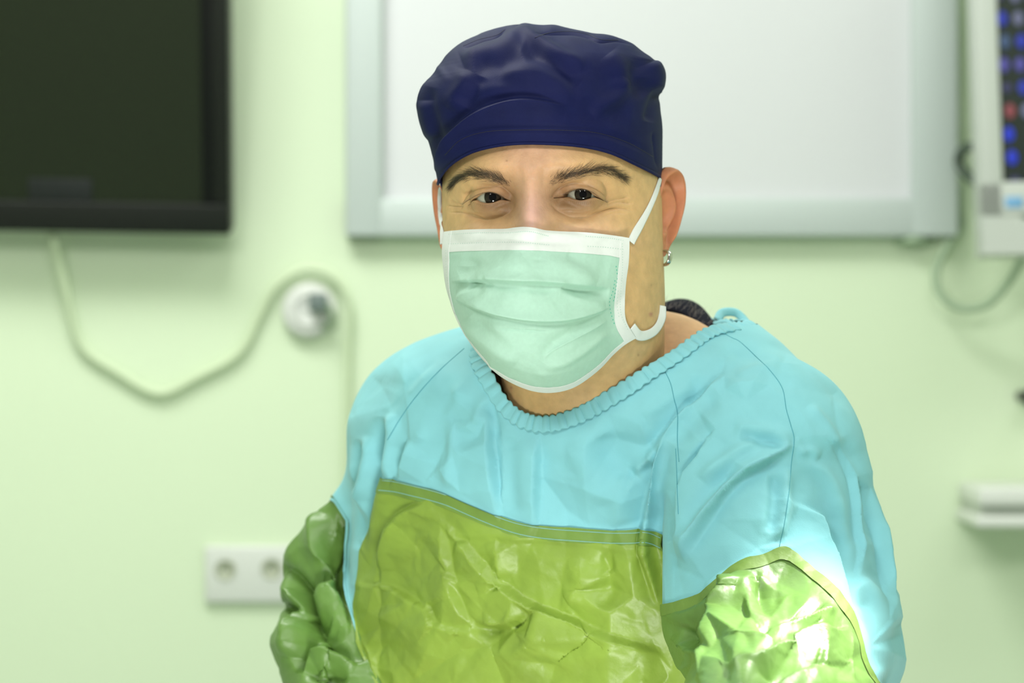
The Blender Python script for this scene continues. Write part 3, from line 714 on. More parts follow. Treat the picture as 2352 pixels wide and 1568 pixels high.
M_skin = mat('skin', (0.6, 0.4, 0.28, 1), 0.46, spec=0.35, attr='tint', bump=('noise', 650, 0.40, 0.0006), sss=0.22, sss_col=(1.0, 0.35, 0.16), sss_scale=0.003, vary=0.10, vary_scale=130)
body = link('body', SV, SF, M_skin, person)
# skin tint: rosy nose and brow, tan sides, darker brown around the eyes
Hl = world2head(SV); x, z = Hl[:, 0], Hl[:, 2]; rgb = np.zeros((len(SV), 3)); rgb[:] = (0.64, 0.405, 0.185)
def blend(w, c):
    global rgb; rgb = rgb * (1 - w[:, None]) + np.array(c) * w[:, None]
face = (Hl[:, 1] < 0.06).astype(float)
blend(0.75 * face * np.exp(-(x / 0.030) ** 2 - ((z - 0.03) / 0.045) ** 2), (0.53, 0.29, 0.185))
blend(0.85 * face * np.exp(-(x / 0.011) ** 2 - ((z + 0.014) / 0.020) ** 2), (0.66, 0.385, 0.325))
blend(0.75 * face * np.exp(-((np.abs(x) - 0.036) / 0.022) ** 2 - ((z + 0.030) / 0.010) ** 2), (0.66, 0.40, 0.285))
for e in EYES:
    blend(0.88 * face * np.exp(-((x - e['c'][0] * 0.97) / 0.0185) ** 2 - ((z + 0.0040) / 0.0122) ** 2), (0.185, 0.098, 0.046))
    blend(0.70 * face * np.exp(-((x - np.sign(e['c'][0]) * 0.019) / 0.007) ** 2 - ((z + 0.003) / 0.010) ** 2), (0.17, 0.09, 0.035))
blend(0.8 * face * np.exp(-(x / 0.023) ** 4 - ((z + 0.069) / 0.0065) ** 4), (0.46, 0.17, 0.14))
iE0 = len(HV); iE1 = iE0 + len(EV[0][0]) + len(EV[1][0]); rgb[iE0:iE1] = (0.58, 0.235, 0.115)  # red of light shining through the ears, put into their skin colour
rgb[iE1:] = (0.60, 0.36, 0.19)
nk = (Hl[:, 2] < -0.06) & (np.arange(len(SV)) < iE0); rgb[nk] = rgb[nk] * 0.97
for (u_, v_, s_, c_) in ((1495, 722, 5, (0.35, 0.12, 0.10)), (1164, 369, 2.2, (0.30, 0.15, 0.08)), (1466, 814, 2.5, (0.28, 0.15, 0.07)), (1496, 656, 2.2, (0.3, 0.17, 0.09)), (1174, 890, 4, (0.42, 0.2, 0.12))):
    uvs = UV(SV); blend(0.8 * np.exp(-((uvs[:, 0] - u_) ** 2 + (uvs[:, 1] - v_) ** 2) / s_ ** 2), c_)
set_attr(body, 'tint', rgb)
head_bvh = BVHTree.FromPolygons(HV.tolist(), HF.tolist())
body_bvh = BVHTree.FromPolygons(SV.tolist(), SF.tolist())
CAMP = Vector((0, CAMY, CAMZ))
def cast(bvh, u, v):
    d = (Vector(P(u, v, 0.0)) - CAMP).normalized(); h = bvh.ray_cast(CAMP, d)
    return (np.array(h[0]), np.array(h[1])) if h[0] is not None else (None, None)

# ---------------------------------------------------------------- eyes
M_sclera = mat('eye_white', (0.34, 0.34, 0.27, 1), 0.15, spec=0.5, vary=0.05, vary_scale=400)
M_iris = mat('dark_brown_iris', (0.024, 0.018, 0.011, 1), 0.5, spec=0.05, vary=0.4, vary_scale=900); M_pupil = mat('pupil', (0.002, 0.002, 0.002, 1), 0.5, spec=0.0)
M_cornea = bpy.data.materials.new('cornea'); M_cornea.use_nodes = True
nt = M_cornea.node_tree; nt.nodes.clear(); out = nt.nodes.new('ShaderNodeOutputMaterial'); tr_ = nt.nodes.new('ShaderNodeBsdfTransparent'); gl = nt.nodes.new('ShaderNodeBsdfGlossy'); gl.inputs['Roughness'].default_value = 0.03
fz = nt.nodes.new('ShaderNodeFresnel'); fz.inputs[0].default_value = 1.38; mx = nt.nodes.new('ShaderNodeMixShader')
nt.links.new(fz.outputs[0], mx.inputs[0]); nt.links.new(tr_.outputs[0], mx.inputs[1]); nt.links.new(gl.outputs[0], mx.inputs[2]); nt.links.new(mx.outputs[0], out.inputs[0])
for e in EYES:
    c = head2world(e['c'])[0]; gz = (np.array([0, CAMY, CAMZ]) - c); gz /= np.linalg.norm(gz)
    R = Vector(gz).to_track_quat('Z', 'Y').to_matrix().to_4x4(); R.translation = Vector(c)
    def dome(r0, r1, rad, off, n=40, rings=16):
        V, F = [], []
        for i in range(rings + 1):
            a = r0 + (r1 - r0) * i / rings
            for k in range(n):
                b = 2 * math.pi * k / n; V.append(tuple(R @ Vector((rad * math.sin(a) * math.cos(b), rad * math.sin(a) * math.sin(b), rad * math.cos(a) + off))))
        return V, [[i * n + k, i * n + (k + 1) % n, (i + 1) * n + (k + 1) % n, (i + 1) * n + k][::-1] for i in range(rings) for k in range(n)]
    irisa = math.asin(0.0058 / R_EYE)
    v, f = dome(irisa * 0.97, math.pi * 0.98, R_EYE, 0, 48, 40); eb = link('eyeball', v, f, M_sclera, person)
    v, f = dome(0.001, irisa * 1.02, R_EYE, -0.0001, 48, 14); link('iris', v, f, M_iris, eb, label='dark brown iris')
    v, f = dome(0.001, irisa * 0.42, R_EYE + 0.0001, 0, 32, 8); link('pupil', v, f, M_pupil, eb)
    v, f = dome(0.001, 0.78, 0.0086, 0.00455, 40, 12); link('cornea', v, f, M_cornea, eb)

# ---------------------------------------------------------------- brows and lashes
M_hair = mat('dark_brown_hair', (0.085, 0.060, 0.040, 1), 0.5); M_grey_hair = mat('grey_hair', (0.42, 0.40, 0.36, 1), 0.5)
def strand(p0, p1, p2, r, V, F):
    q = [np.asarray(p0), np.asarray(p1), np.asarray(p2)]; k = len(V); t = q[2] - q[0]; t /= np.linalg.norm(t) + 1e-9
    a = np.cross(t, [0, 1, 0.1]); a /= np.linalg.norm(a) + 1e-9; b = np.cross(t, a)
    for i, rr in enumerate((r, r * 0.8)):
        for c in range(3):
            an = 2.094 * c; V.append(q[i] + a * rr * math.cos(an) + b * rr * math.sin(an))
    V.append(q[2])
    F.extend([[k, k + 1, k + 4, k + 3], [k + 1, k + 2, k + 5, k + 4], [k + 2, k, k + 3, k + 5], [k + 3, k + 4, k + 6], [k + 4, k + 5, k + 6], [k + 5, k + 3, k + 6]])
BROWS = [([(1172, 424), (1150, 413), (1125, 404), (1100, 399), (1075, 401), (1052, 411), (1036, 426)], -1, [9, 11, 11, 10, 9, 7, 8]),
         ([(1262, 418), (1285, 409), (1315, 400), (1350, 392), (1385, 389), (1412, 396), (1436, 410)], 1, [8, 10, 10, 10, 10, 9, 9])]
for pts, sg, wd in BROWS:
    C = catmull(pts, 120); V, F = [], []
    for _ in range(1000):
        t = random.random(); i = min(int(t * 119), 118)
        if t < 0.14 and random.random() > 0.25 + t * 5: continue
        w = np.interp(t * (len(wd) - 1), range(len(wd)), wd)
        off = max(-1.25, min(1.25, random.gauss(0, 0.52))); u_, v_ = C[i][0] + random.uniform(-2, 2), C[i][1] + off * w
        p, n_ = cast(head_bvh, u_, v_)
        if p is None: continue
        T = C[min(i + 3, 119)] - C[max(i - 3, 0)]; T /= np.linalg.norm(T); lift = 0.42 * (1 - t) + random.gauss(0, 0.20) - 0.22 * off
        ln = random.uniform(13, 25) * (0.75 if t < 0.1 else 1); dx = T[0] * math.cos(lift) + T[1] * math.sin(lift) * sg; dy = T[1] * math.cos(lift) - abs(T[0]) * math.sin(lift)
        q1, n1 = cast(head_bvh, u_ + dx * ln * .5, v_ + dy * ln * .5); q2, n2 = cast(head_bvh, u_ + dx * ln, v_ + dy * ln + 1.0)
        if q1 is None or q2 is None: continue
        strand(p - np.array([0, -.0003, 0]), q1 + n1 * 0.0009, q2 + n2 * 0.0006, random.uniform(0.00004, 0.000085), V, F)
    link('eyebrow', np.array(V), F, M_hair, person, kind='stuff')
for up, lo_ in ((UPL, LOL), (UPR, LOR)):
    V, F = [], []; C = catmull(up, 100); left = up[0][0] < 1200
    ec = head2world(EYES[0 if left else 1]['c'])[0]
    for i in (np.linspace(4, 78, 100) if left else np.linspace(22, 96, 100)):
        i = int(i); u_, v_ = C[i]; p = P(u_, v_ - 0.3, 0.0); fr_ = (i / 99 - 0.5) * 2
        dd = (p - ec); dd[1] = 0; yy = ec[1] - math.sqrt(max(0.0134 ** 2 - (dd ** 2).sum() * 0.9, 1e-6)); p = P(u_, v_ - 0.2, yy - 0.0002)
        p1 = p + np.array([0.0012 * fr_, -0.0022, -0.0010]); p2 = p + np.array([0.0032 * fr_ + random.gauss(0, .0003), -0.0042, -0.0004])
        strand(p, p1, p2, 0.00011, V, F)
    C = catmull(lo_, 60)
    for i in range(10, 50, 2):
        u_, v_ = C[i]; p = P(u_, v_, 0.0); fr_ = (i / 59 - 0.5) * 2; dd = p - ec; dd[1] = 0; yy = ec[1] - math.sqrt(max(0.0134 ** 2 - (dd ** 2).sum() * 0.9, 1e-6)); p = P(u_, v_ + 1, yy - 0.0002)
        strand(p, p + np.array([0.0006 * fr_, -0.0012, -0.0010]), p + np.array([0.0016 * fr_, -0.0018, -0.0026]), 0.00007, V, F)
    link('eyelashes', np.array(V), F, M_hair, person, kind='stuff')

# ---------------------------------------------------------------- surgical cap
SIL = np.array([(57, 1170, 1225), (60, 1152, 1262), (66, 1130, 1305), (75, 1104, 1350), (86, 1080, 1402), (98, 1060, 1440), (110, 1044, 1466), (130, 1026, 1492), (150, 1015, 1514), (165, 1006, 1521), (190, 987, 1522), (205, 976, 1519),
                (225, 970, 1513), (240, 968, 1513), (262, 970, 1516), (290, 978, 1519), (320, 989, 1519), (350, 997, 1519), (380, 1005, 1519), (410, 1012, 1517), (450, 1018, 1512)], float)
CY = 0.085; cw0 = head2world(np.array([[0, CY, 0]]), False)[0]
SIL = dense(SIL, 300); K_ = np.ones(15) / 15
for c_ in (1, 2): SIL[14:-7, c_] = np.convolve(SIL[7:, c_], K_, 'valid')
zs = CAMZ + (784 - SIL[:, 0]) * (cw0[1] - CAMY) / FPX - EYE0[2]
xl = ((SIL[:, 1] - 1176) * (cw0[1] + 0.012 - CAMY) / FPX - cw0[0]) / cs; xr = ((SIL[:, 2] - 1176) * (cw0[1] - 0.012 - CAMY) / FPX - cw0[0]) / cs
EDGE = np.array([(1005, 425), (1013, 404), (1040, 374), (1090, 347), (1160, 332), (1235, 329), (1330, 335), (1400, 350), (1460, 377), (1516, 406), (1524, 420)], float); EDGE = dense(EDGE)
CAP_STROKES = [
    ('F', 4.5, 26, [(1002, 395), (1018, 340), (1045, 304), (1090, 266), (1145, 243), (1190, 235), (1240, 238), (1300, 248)]),
    ('v', 1.2, 8, [(1020, 352), (1060, 318), (1120, 300), (1200, 297), (1290, 298), (1370, 303), (1440, 325), (1505, 360)]),
    ('r', 3.2, 20, [(1186, 58), (1180, 85), (1150, 110), (1100, 122), (1060, 140)]), ('r', 3.0, 16, [(1190, 58), (1222, 84), (1260, 108), (1300, 132), (1345, 148)]),
    ('v', 3.0, 22, [(1200, 110), (1250, 130), (1300, 165), (1335, 190)]), ('v', 2.2, 24, [(1090, 140), (1140, 150), (1200, 130)]),
    ('r', 1.8, 22, [(1075, 160), (1060, 205), (1030, 250)]), ('v', 1.8, 18, [(1100, 170), (1080, 210), (1060, 240)]),
    ('r', 1.6, 30, [(1150, 160), (1230, 175), (1320, 200)]), ('v', 2.6, 22, [(1480, 130), (1465, 180), (1490, 215)]), ('r', 2.5, 14, [(1500, 140), (1512, 170), (1505, 205)]),
    ('v', 2.5, 12, [(1516, 210), (1500, 235), (1490, 280)]), ('r', 2, 18, [(1440, 180), (1420, 220), (1360, 260)]), ('r', 1.5, 22, [(1400, 120), (1430, 160), (1440, 200)]),
    ('V', 1.6, 5, [(1062, 108), (1100, 92), (1140, 82), (1165, 62)]), ('V', 1.6, 5, [(1226, 88), (1262, 76), (1310, 73), (1350, 80), (1380, 92), (1420, 92), (1455, 103)]),
    ('v', 2.0, 14, [(990, 200), (985, 240), (1000, 300), (1008, 350)]), ('r', 2.2, 14, [(975, 230), (978, 270), (992, 320)]),
    ('V', 1.5, 8, [(1512, 392), (1506, 340), (1500, 300)]), ('v', 1.2, 26, [(1300, 262), (1380, 262), (1450, 268)]), ('r', 1.4, 18, [(1110, 205), (1180, 210), (1260, 222), (1320, 228)]),
]
YF = catmull(np.array([(-.02, -.004), (.02, -.013), (.035, -.0155), (.06, -.0178), (.080, -.0135), (.095, -.002), (.108, .017), (.118, .040), (.1235, .058), (.1265, .075)]), 300)
def build_cap():
    nphi, nt = 420, 220; ph = np.linspace(-math.pi, math.pi, nphi, endpoint=False); t = np.linspace(0, 1, nt)
    # lower edge height by angle
    def shape(zv, ph):
        XL = np.interp(zv, zs[::-1], xl[::-1]); XR = np.interp(zv, zs[::-1], xr[::-1])
        yF = np.interp(zv, YF[:, 0], YF[:, 1]); yB = np.interp(zv, [-.03, .0, .05, .09, .115, .1265], [.178, .190, .196, .18, .145, .10])
        s, c = np.sin(ph), np.cos(ph); cx = (XL + XR) / 2; hw = (XR - XL) / 2
        x = cx + hw * np.sign(s) * np.abs(s) ** 0.93
        y = np.where(c > 0, CY - (CY - yF) * np.abs(c) ** 0.93, CY + (yB - CY) * np.abs(c) ** 0.93)
        return x, y
    zb = np.full(nphi, 0.02)
    for _ in range(12):
        x, y = shape(zb, ph); w = head2world(np.stack([x, y, zb], 1), False); u = UV(w)[:, 0]
        vt = np.interp(u, EDGE[:, 0], EDGE[:, 1]); zn = CAMZ + (784 - vt) * (w[:, 1] - CAMY) / FPX - EYE0[2]
        back = smooth01((y - 0.078) / 0.03); zb = np.where(np.abs(ph) > 1.35, zn * (1 - back) + (-0.018) * back, zn)
    ztop = zs[0] - 0.0001
    g = np.sin(t * math.pi / 2)[:, None]; g = 0.5 * g + 0.5 * t[:, None] ** 0.8; g = g / g[-1]
    Zg = zb[None, :] + (ztop - zb[None, :]) * g; PH = np.repeat(ph[None, :], nt, 0)
    X, Y = shape(Zg, PH); V = head2world(np.stack([X, Y, Zg], -1).reshape(-1, 3), False)
    V = np.vstack([V, V[-nphi:].mean(0)]); F = grid_faces(nt, nphi, True)
    top = np.array([[(nt - 1) * nphi + k, (nt - 1) * nphi + (k + 1) % nphi, len(V) - 1] for k in range(nphi)])
    T = np.vstack([F[:, [0, 1, 2]], F[:, [0, 2, 3]], top]); N = vnormals(V, T)
    if N[(nt // 3) * nphi + nphi // 2, 1] > 0: T = T[:, ::-1]; N = -N
    V0 = relax(V[:-1].reshape(-1, 3), F, 1) if False else V
    uv = UV(V); D = 1.5 * stroke_field(uv, CAP_STROKES) + crumple(uv, 40, (980, 60, 1520, 230), 0.8, 40, 3, False) + facets(uv, (960, 50, 1530, 250), 85, 1.3, 9) * smooth01((262 - uv[:, 1]) / 40); fw_ = smooth01((0.25 - N[:, 1]) / 0.3)
    tt = np.concatenate([np.repeat(t, nphi), [1.0]]); D *= fw_ * smooth01(tt / 0.06)
    V = V + N * D[:, None]
    return V, T, tt, nphi, nt
CV, CT, ctt, cnphi, cnt_ = build_cap()
M_cap = mat('navy_cotton', (0.0060, 0.0088, 0.056, 1), 0.65, spec=0.13, bump=('weave', 1600, 0.25, 0.0004), sheen=0.0, vary=0.08, vary_scale=60)
cap = link('surgical_cap', CV, CT, M_cap, person, label='navy blue cotton surgical cap')
md = cap.modifiers.new('thickness', 'SOLIDIFY'); md.thickness = 0.0012; md.offset = -1
cap_bvh = BVHTree.FromPolygons(CV.tolist(), CT.tolist())
def on(bvh, pts, n, lift, alt=None):
    out, nn = [], []
    for u_, v_ in catmull(pts, n):
        p, n_ = cast(bvh, u_, v_)
        if p is None: continue
        out.append(p + n_ * lift); nn.append(n_)
    return np.array(out), np.array(nn)
M_cap2 = mat('navy_stitching', (0.006, 0.007, 0.03, 1), 0.7)
for pts in ([(1022, 356), (1060, 320), (1120, 302), (1200, 298.5), (1290, 299), (1370, 305), (1440, 327), (1500, 360)],
            [(1064, 106), (1100, 91), (1140, 81), (1160, 68)], [(1228, 87), (1262, 75.5), (1310, 72.5), (1350, 79), (1380, 91), (1420, 92)]):
    q, _ = on(cap_bvh, pts, 60, 0.0)
    if len(q) > 3: v, f = tube(q, 0.00028, 5); link('seam', v, f, M_cap2, cap)
# hem at the lower edge
q = CV[:cnphi]; front_ = np.arange(cnphi // 4 - 12, 3 * cnphi // 4 + 12); v, f = tube(q[front_], 0.0011, 6); link('hem', v, f, M_cap, cap)

# ---------------------------------------------------------------- face mask
TOPC = [(1017, 531), (1060, 526), (1110, 524), (1160, 523), (1185, 519.5), (1207, 518), (1228, 520), (1255, 526), (1300, 529), (1350, 531), (1400, 537), (1449, 545)]
BOTC = [(1036, 697), (1052, 740), (1078, 785), (1108, 825), (1150, 866), (1210, 896), (1265, 904), (1320, 891), (1375, 852), (1410, 815), (1440, 790), (1465, 776)]
LEFC = [(1017, 531), (1013, 570), (1016, 610), (1023, 655), (1036, 697)]
RIGC = [(1449, 545), (1447, 600), (1441, 645), (1438, 690), (1441, 735), (1465, 776)]
MASK_STROKES = [
    ('F', 3.2, 17, [(1404, 661), (1330, 655), (1250, 647), (1170, 645), (1100, 643), (1036, 645)]),
    ('F', 3.6, 19, [(1402, 703), (1350, 722), (1290, 734), (1220, 734), (1150, 722), (1100, 705), (1050, 684)]),
    ('v', 2.0, 15, [(1080, 652), (1110, 655), (1130, 646)]), ('v', 2.2, 15, [(1400, 672), (1350, 668), (1290, 660)]),
    ('r', 1.8, 11, [(1048, 690), (1090, 668), (1130, 646)]), ('r', 1.2, 12, [(1130, 652), (1110, 690), (1100, 710)]),
    ('R', 1.4, 9, [(1395, 735), (1330, 770), (1270, 805), (1250, 825)]), ('r', 1.8, 16, [(1065, 735), (1100, 775), (1150, 805), (1190, 830)]), ('v', 1.6, 14, [(1080, 725), (1130, 775), (1180, 812)]),
    ('v', 1.8, 16, [(1380, 715), (1310, 765), (1270, 795), (1245, 830)]), ('r', 1.4, 12, [(1400, 760), (1340, 805), (1300, 830), (1250, 845)]),
    ('V', 0.8, 5, [(1136, 753), (1190, 758), (1262, 762)]), ('r', 1.2, 24, [(1200, 585), (1160, 610), (1100, 640)]), ('r', 1.3, 24, [(1240, 590), (1310, 620), (1370, 650)]),
    ('v', 1.0, 16, [(1060, 590), (1090, 610), (1060, 635)]), ('v', 1.0, 18, [(1300, 585), (1360, 610), (1400, 620)]), ('v', 0.9, 10, [(1130, 655), (1200, 662), (1280, 666)]),
    ('r', 1.0, 9, [(1290, 665), (1340, 690), (1390, 698)]), ('v', 0.7, 8, [(1020, 560), (1150, 551), (1260, 555), (1330, 558)]), ('r', 0.6, 9, [(1020, 542), (1150, 535), (1210, 532), (1330, 545), (1440, 556)]),
]
def build_mask():
    n = 300; m = 300; s = np.linspace(0, 1, m); t = np.linspace(0, 1, n)
    T, B, L, R = catmull(TOPC, m), catmull(BOTC, m), catmull(LEFC, n), catmull(RIGC, n)
    ss, tt = np.meshgrid(s, t); Sx, Tx = ss[..., None], tt[..., None]
    C = (1 - Tx) * T[None] + Tx * B[None] + (1 - Sx) * L[:, None] + Sx * R[:, None] - ((1 - Sx) * (1 - Tx) * T[0] + Sx * (1 - Tx) * T[-1] + (1 - Sx) * Tx * B[0] + Sx * Tx * B[-1])
    yf = np.interp(tt, [0, .06, .12, .25, .45, .6, .75, .88, .96, 1.0], [-.0235, -.0285, -.032, -.0385, -.0395, -.0370, -.0335, -.025, -.013, -.002])
    yl = np.interp(tt, [0, .5, 1], [.044, .047, .056]); yr = np.interp(tt, [0, .5, .8, 1], [.006, .007, .012, .020])
    s0 = np.interp(tt, [0, .3, 1], [.44, .455, .49])
    a = np.clip((s0 - ss) / s0, 0, 1); b = np.clip((ss - s0) / (1 - s0), 0, 1); pw = np.interp(tt, [0, .2, .6, 1], [1.35, 1.55, 1.9, 1.9])
    y = yf + (yl - yf) * a ** pw + (yr - yf) * b ** pw
    # at the top edge the sheet lies on the cheeks beside the nose
    y = y + 0.0 * ss
    V = np.array([P(u, v, d) for (u, v), d in zip(C.reshape(-1, 2), y.ravel())])
    # keep it outside the face
    for i in range(len(V)):
        h = head_bvh.ray_cast(CAMP, (Vector(V[i]) - CAMP).normalized())
        if h[0] is not None and h[0].y - 0.003 < V[i, 1]:
            u_, v_ = C.reshape(-1, 2)[i]; V[i] = P(u_, v_, h[0].y - 0.003)
    F = grid_faces(n, m); V = relax(V.copy(), F, 40)
    N = vnormals(V, F)
    if N[(n // 2) * m + m // 2, 1] > 0: F = F[:, ::-1]; N = -N
    uv = UV(V); D = 1.4 * stroke_field(uv, MASK_STROKES) + crumple(uv, 60, (1030, 580, 1440, 890), 0.5, 34, 5, False) + crumple(uv, 90, (1030, 580, 1440, 890), 0.45, 44, 6, True)
    D *= smooth01(np.minimum(ss, 1 - ss) / 0.05).ravel() * smooth01(np.minimum(tt, 1 - tt) / 0.03).ravel()
    D += facets(uv, (1030, 585, 1440, 890), 62, 0.55, 8, [t for t in MASK_STROKES if t[0] in 'rR' and t[1] > 1.15], 0.8) * smooth01(np.minimum(ss, 1 - ss) / 0.08).ravel() * smooth01((tt - 0.13) / 0.08).ravel() * smooth01((1 - tt) / 0.1).ravel()
    V = V + N * D[:, None]
    return V, F, ss.ravel(), tt.ravel(), N, n, m
MV, MF, mss, mtt, MN, mn, mm_ = build_mask()
M_mask = mat('mint_green_nonwoven', (0.51, 0.765, 0.63, 1), 0.75, spec=0.2, bump=('weave', 1500, 0.25, 0.0003), vary=0.03, vary_scale=400, transl=0.22, sheen=0.1)
M_mwhite = mat('white_nonwoven', (0.82, 0.86, 0.83, 1), 0.75, spec=0.2, bump=('weave', 1500, 0.25, 0.0003), vary=0.02, vary_scale=300, transl=0.15)
mask = link('face_mask', MV, MF, M_mask, person, label='mint green pleated surgical face mask')
md = mask.modifiers.new('thickness', 'SOLIDIFY'); md.thickness = 0.0007; md.offset = -1
def strip(name, sel, lift, m, par):
    """a sheet lying on the mask where sel(s, t) < 0"""
    T = np.vstack([MF[:, [0, 1, 2]], MF[:, [0, 2, 3]]]); (v_, n_), T2 = clip(MV, T, sel, (MN,))
    o = link(name, v_ + n_ * lift, T2, m, par); md = o.modifiers.new('thickness', 'SOLIDIFY'); md.thickness = lift * 0.9; md.offset = -1; return o
muv = UV(MV)
bandlow = np.interp(muv[:, 0], [1017, 1060, 1100, 1180, 1250, 1330, 1400, 1440], [580, 577, 576, 574, 576, 581, 587, 596])
strip('top_band', muv[:, 1] - bandlow, 0.0003, M_mwhite, mask)
strip('side_binding', np.interp(mss, [0, 1], [0, 1]) - 0.052 - 0.02 * (mtt > 2), 0.0004, M_mwhite, mask)
strip('side_binding', 0.943 - mss, 0.0005, M_mwhite, mask)
strip('bottom_binding', 0.962 - mtt, 0.0004, M_mwhite, mask)
# weld dots: tiny embossed marks, far too many to single out
mask_bvh = BVHTree.FromPolygons(MV.tolist(), MF.tolist())
M_dot = mat('weld_mark_green', (0.50, 0.68, 0.60, 1), 0.6); M_dot2 = mat('weld_mark_deep_green', (0.10, 0.50, 0.36, 1), 0.6)
def dots(lines, m, rx, rz, lift):
    V, F = [], []
    for pts, n_ in lines:
        for u_, v_ in catmull(pts, n_):
            p, n__ = cast(mask_bvh, u_, v_)
            if p is None: continue
            p = p + n__ * lift; k = len(V); a = np.cross(n__, [0, 0, 1]); a /= np.linalg.norm(a); b = np.cross(a, n__)
            V.append(p + n__ * 0.0002)
            for c in range(6): V.append(p + a * rx * math.cos(c * math.pi / 3) + b * rz * math.sin(c * math.pi / 3))
            F += [[k, k + 1 + c, k + 1 + (c + 1) % 6] for c in range(6)]
    return link('weld_marks', np.array(V), F, m, mask, kind='stuff')
dots([([(1032, 538), (1100, 535), (1170, 535), (1215, 532), (1258, 542)], 54), ([(1032, 560), (1110, 558), (1190, 557), (1260, 563)], 44),
      ([(1346, 543), (1390, 546), (1430, 552)], 18), ([(1350, 566), (1390, 568), (1430, 573)], 15)], M_dot, 0.00050, 0.00032, 0.00045)
dots([([(1412, 645), (1407, 670), (1400, 690), (1402, 715), (1410, 742)], 13), ([(1418, 640), (1414, 665), (1409, 690)], 7), ([(1415, 612), (1417, 628)], 3)], M_dot2, 0.00052, 0.00052, 0.0002)
dots([([(1428, 560), (1428, 620), (1424, 670), (1425, 720), (1440, 755)], 34), ([(1418, 668), (1416, 700), (1420, 726)], 9), ([(1026, 575), (1028, 630), (1038, 680)], 18),
      ([(1110, 838), (1150, 874), (1210, 898), (1265, 903), (1320, 890), (1375, 850), (1430, 797)], 44)], M_dot, 0.00034, 0.00034, 0.0007)
# ear loops: flat elastic ribbons
def ribbon(pts, wid, lift, endb=None):
    q, nn = [], []
    for (u_, v_), w_ in zip(catmull(pts, 60), np.interp(np.linspace(0, 1, 60), np.linspace(0, 1, len(wid)), wid)):
        p, n_ = cast(comb_bvh, u_, v_)
        if p is None:
            if q: p, n_ = P(u_, v_, q[-1][0][1] + 0.0004), nn[-1]
            else: continue
            q.append((p, w_)); nn.append(n_)
        else: q.append((p + n_ * lift, w_)); nn.append(n_)
    pts3 = np.array([a for a, _ in q]); ws = np.array([b for _, b in q]) / 3400 / 2
    K = np.ones(5) / 5
    for _ in range(3): pts3[2:-2] = np.stack([np.convolve(pts3[:, c], K, 'valid') for c in range(3)], 1)
    nn = np.array(nn) + np.array([0, -1.3, 0])
    return tube(pts3, ws, 10, True, (nn, 0.0004))
cv_, cf_ = np.vstack([SV]), SF; comb_bvh = body_bvh
v, f = merge(ribbon([(1446, 556), (1455, 538), (1470, 512), (1488, 478), (1503, 442), (1513, 410)], [20, 21, 17, 14, 14, 12], 0.0013)); link('ear_loop', v, f, M_mwhite, mask)
v, f = merge(ribbon([(1447, 750), (1464, 770), (1490, 765), (1506, 750), (1515, 728), (1517, 702)], [22, 24, 22, 22, 24, 18], 0.0018)); link('ear_loop', v, f, M_mwhite, mask)
v, f = merge(ribbon([(1021, 560), (1020, 535), (1015, 505), (1010.5, 470), (1011, 445), (1014, 424)], [14, 13, 11, 10, 10, 8], 0.0016)); link('ear_loop', v, f, M_mwhite, mask)

# ---------------------------------------------------------------- earring
M_steel = mat('polished_steel', (0.62, 0.62, 0.58, 1), 0.18, metal=1.0)
V, F = [], []; cE = P(1528, 592, EV[0][0][:, 1].min() + 0.006); nu, nv = 40, 14
aX = np.array([math.cos(0.95), -math.sin(0.95) * 0.9, 0.0]); aX /= np.linalg.norm(aX); aZ = np.array([0.12, 0, 1.0]); aZ /= np.linalg.norm(aZ); aN = np.cross(aX, aZ)
for i in range(nu):
    a = 2 * math.pi * i / nu; rd = aX * math.cos(a) + aZ * math.sin(a)
    for j in range(nv):
        b = 2 * math.pi * j / nv; V.append(cE + rd * (0.0050 + 0.0011 * math.cos(b)) + aN * 0.0020 * math.sin(b))
link('earring', np.array(V), [[i * nv + j, ((i + 1) % nu) * nv + j, ((i + 1) % nu) * nv + (j + 1) % nv, i * nv + (j + 1) % nv] for i in range(nu) for j in range(nv)], M_steel, person, label='small steel hoop earring')

